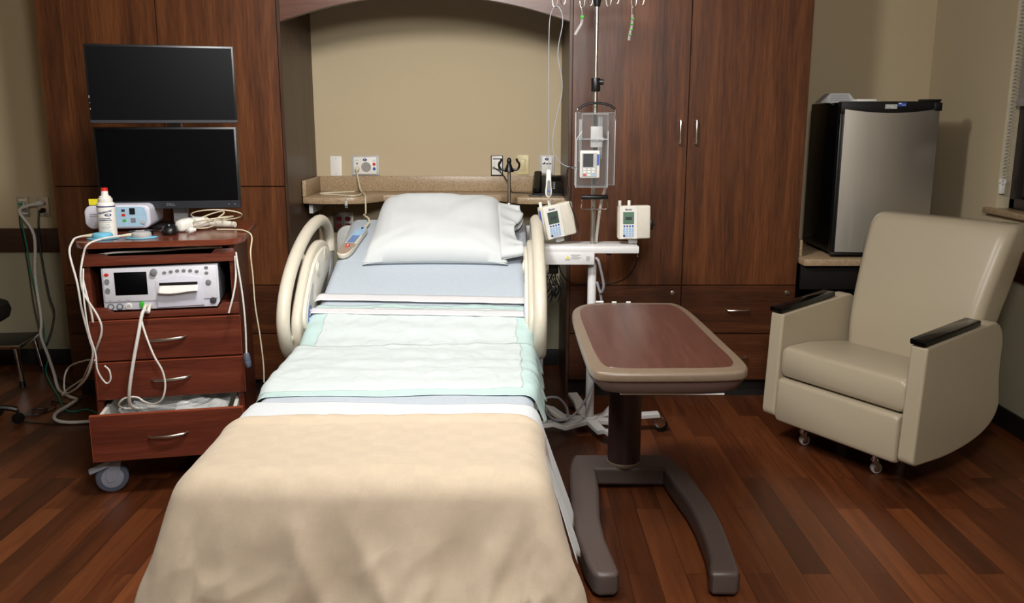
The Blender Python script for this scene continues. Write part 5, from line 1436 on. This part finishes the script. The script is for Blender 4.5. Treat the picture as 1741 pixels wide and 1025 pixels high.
# cords around the IV stand
cable('button_cord', 'thin grey cord looped over the left hook down to the push button',
      [(pbx.x, 3.90, 1.238), atY(933, 240, 3.90), atY(933, 130, 3.90), atY(934, 45, 3.90), atY(938, 20, 3.92), atY(944, 11, 3.93), atY(950, 12, 3.93), atY(956, 25, 3.92), atY(956, 45, 3.9), atY(950, 75, 3.9), atY(949, 100, 3.9), atY(955, 130, 3.9), atY(955, 160, 3.9), atY(946, 200, 3.9), atY(940, 235, 3.9), atY(942, 260, 3.9), atY(955, 278, 3.9), atY(972, 285, 3.9), (IX - .073, 3.84, 1.245)], .0020, 'cable_g', 'cord')
cable('pump_cord', 'black cord from the lockbox pump behind the leaning pump',
      [(IX - .073, 3.84, 1.25), atY(966, 286, 3.85), atY(965, 310, 3.87), atY(968, 340, 3.86), atY(976, 365, 3.86), atY(983, 385, 3.86), atY(984, 400, 3.9)], .0026, 'cable_k', 'cord')
cable('air_hose', 'grey white hose running down behind the shelf of the IV stand',
      [(.425, 4.0, 1.16), atY(1022, 345, 4.0), atY(1018, 370, 4.0), atY(1014, 405, 4.0), atY(1014, 412, 4.0)], .007, 'cable_w', 'hose')
cable('power_hose', 'grey white cord looping out from the IV shelf beside the lower tube',
      [(.375, 3.868, .850), atY(1018, 445, 3.85), atY(1025, 475, 3.87), atY(1026, 490, 3.88), atY(1021, 497, 3.9), atY(1015, 480, 3.9), atY(1022, 505, 3.92), atY(1021, 530, 3.93), atY(1014, 580, 3.92), atY(1012, 630, 3.92), atY(1003, 665, 3.9), atY(985, 695, 3.88), atZ(965, 712, .11), atZ(940, 712, .10), atZ(922, 690, .10), atZ(928, 677, .12), atZ(948, 676, .12), atZ(962, 690, .11), atZ(966, 706, .10)], .006, 'cable_g', 'cord')
cable('bed_cord', 'grey cord dropping from the right bed rail toward the stand base',
      [(.10, 3.80, .50), atY(919, 605, 3.8), atY(919, 640, 3.85), atY(915, 655, 3.9), atZ(921, 680, .10), atZ(940, 705, .10), atZ(955, 712, .105)], .0045, 'cable_c', 'cord')
cable('black_cord_arc', 'black cord arcing from the right pump back to the shelf',
      [(.552, 3.95, .905), (.56, 3.87, .86), atY(1083, 440, 3.9), atY(1078, 455, 4.0), atY(1065, 472, 4.1), atY(1040, 482, 4.15), atY(1000, 483, 4.15), atY(970, 480, 4.1), atY(955, 465, 4.0), (.21, 3.95, .82)], .0026, 'cable_k', 'cord')
ad = thing('power_adapter', 'black power adapter hanging with tangled cords under the IV shelf', 'power adapter', (.19, 3.96, .80))
MB().box(-.022, .022, -.015, .015, -.035, .016, .003).obj('adapter_block', M['black'], ad)
tn = MB()
random.seed(3)
for k in range(6):
    x = -.03 + k * .011
    tn.tube([(x * .4, 0, -.03), (x - .012, -.01, -.06 - .01 * (k % 3)), (x + .012, -.012, -.095 - .012 * (k % 2)), (x - .005, 0, -.13 - .02 * (k % 3)), (x + .02, .01, -.10), (x + .004, .012, -.05)], .0024, 8)
tn.tube([(-.02, 0, -.03), (-.04, 0, -.08), (-.036, 0, -.14), (-.030, 0, -.20), (-.026, 0, -.235)], .0028, 8)
tn.obj('tangled_cords', M['black'], ad)
MB().box(-.010, .012, -.02, -.008, -.14, -.09, .003).obj('inline_connector', M['black'], ad)

# ================================================================== CORDS BELONG TO WHAT THEY COME OUT OF
bpy.context.view_layer.update()
D = bpy.data.objects
def adopt(child, parent, name):
    child.parent = parent
    child.matrix_parent_inverse = parent.matrix_world.inverted()
    child.name = name
    for k in ('label', 'category', 'group'):
        if k in child: del child[k]
adopt(D['transducer_cord'], D['transducer'], 'cord')
adopt(D['transducer_cord.001'], D['transducer.001'], 'cord')
adopt(D['probe_cord'], D['probe_handpiece'], 'cord')
adopt(D['call_cord'], D['patient_remote'], 'cord')
adopt(D['button_cord'], D['patient_push_button'], 'cord')
adopt(D['telephone_cord'], D['desk_telephone'], 'cord')
adopt(D['pump_cord'], D['pain_pump'], 'cord')
adopt(D['bed_cord'], D['hospital_bed'], 'power_cord')
adopt(D['black_cord_arc'], D['infusion_pump.001'], 'power_cord')
adopt(D['power_hose'], D['iv_stand'], 'power_cord')
for k, n_ in enumerate(('lead_cord', 'lead_cord.001', 'lead_cord.002')): adopt(D[n_], D['monitor_cart'], 'lead_wire')
adopt(PLUGS[1], D['monitor_cord'], 'plug')
adopt(PLUGS[0], D['monitor_cord.001'], 'plug')
adopt(D['cord_connector'], D['sensor_cord'], 'connector')
adopt(D['loose_plug'], D['call_cord_loop'], 'plug')
for old, new in (('monitor_cord', 'sensor_cable'), ('monitor_cord.001', 'sensor_cable.001'), ('sensor_cord', 'sensor_cable.002'), ('call_cord_loop', 'looped_cord'), ('shelf_cord', 'stowed_cord')):
    D[old].name = new
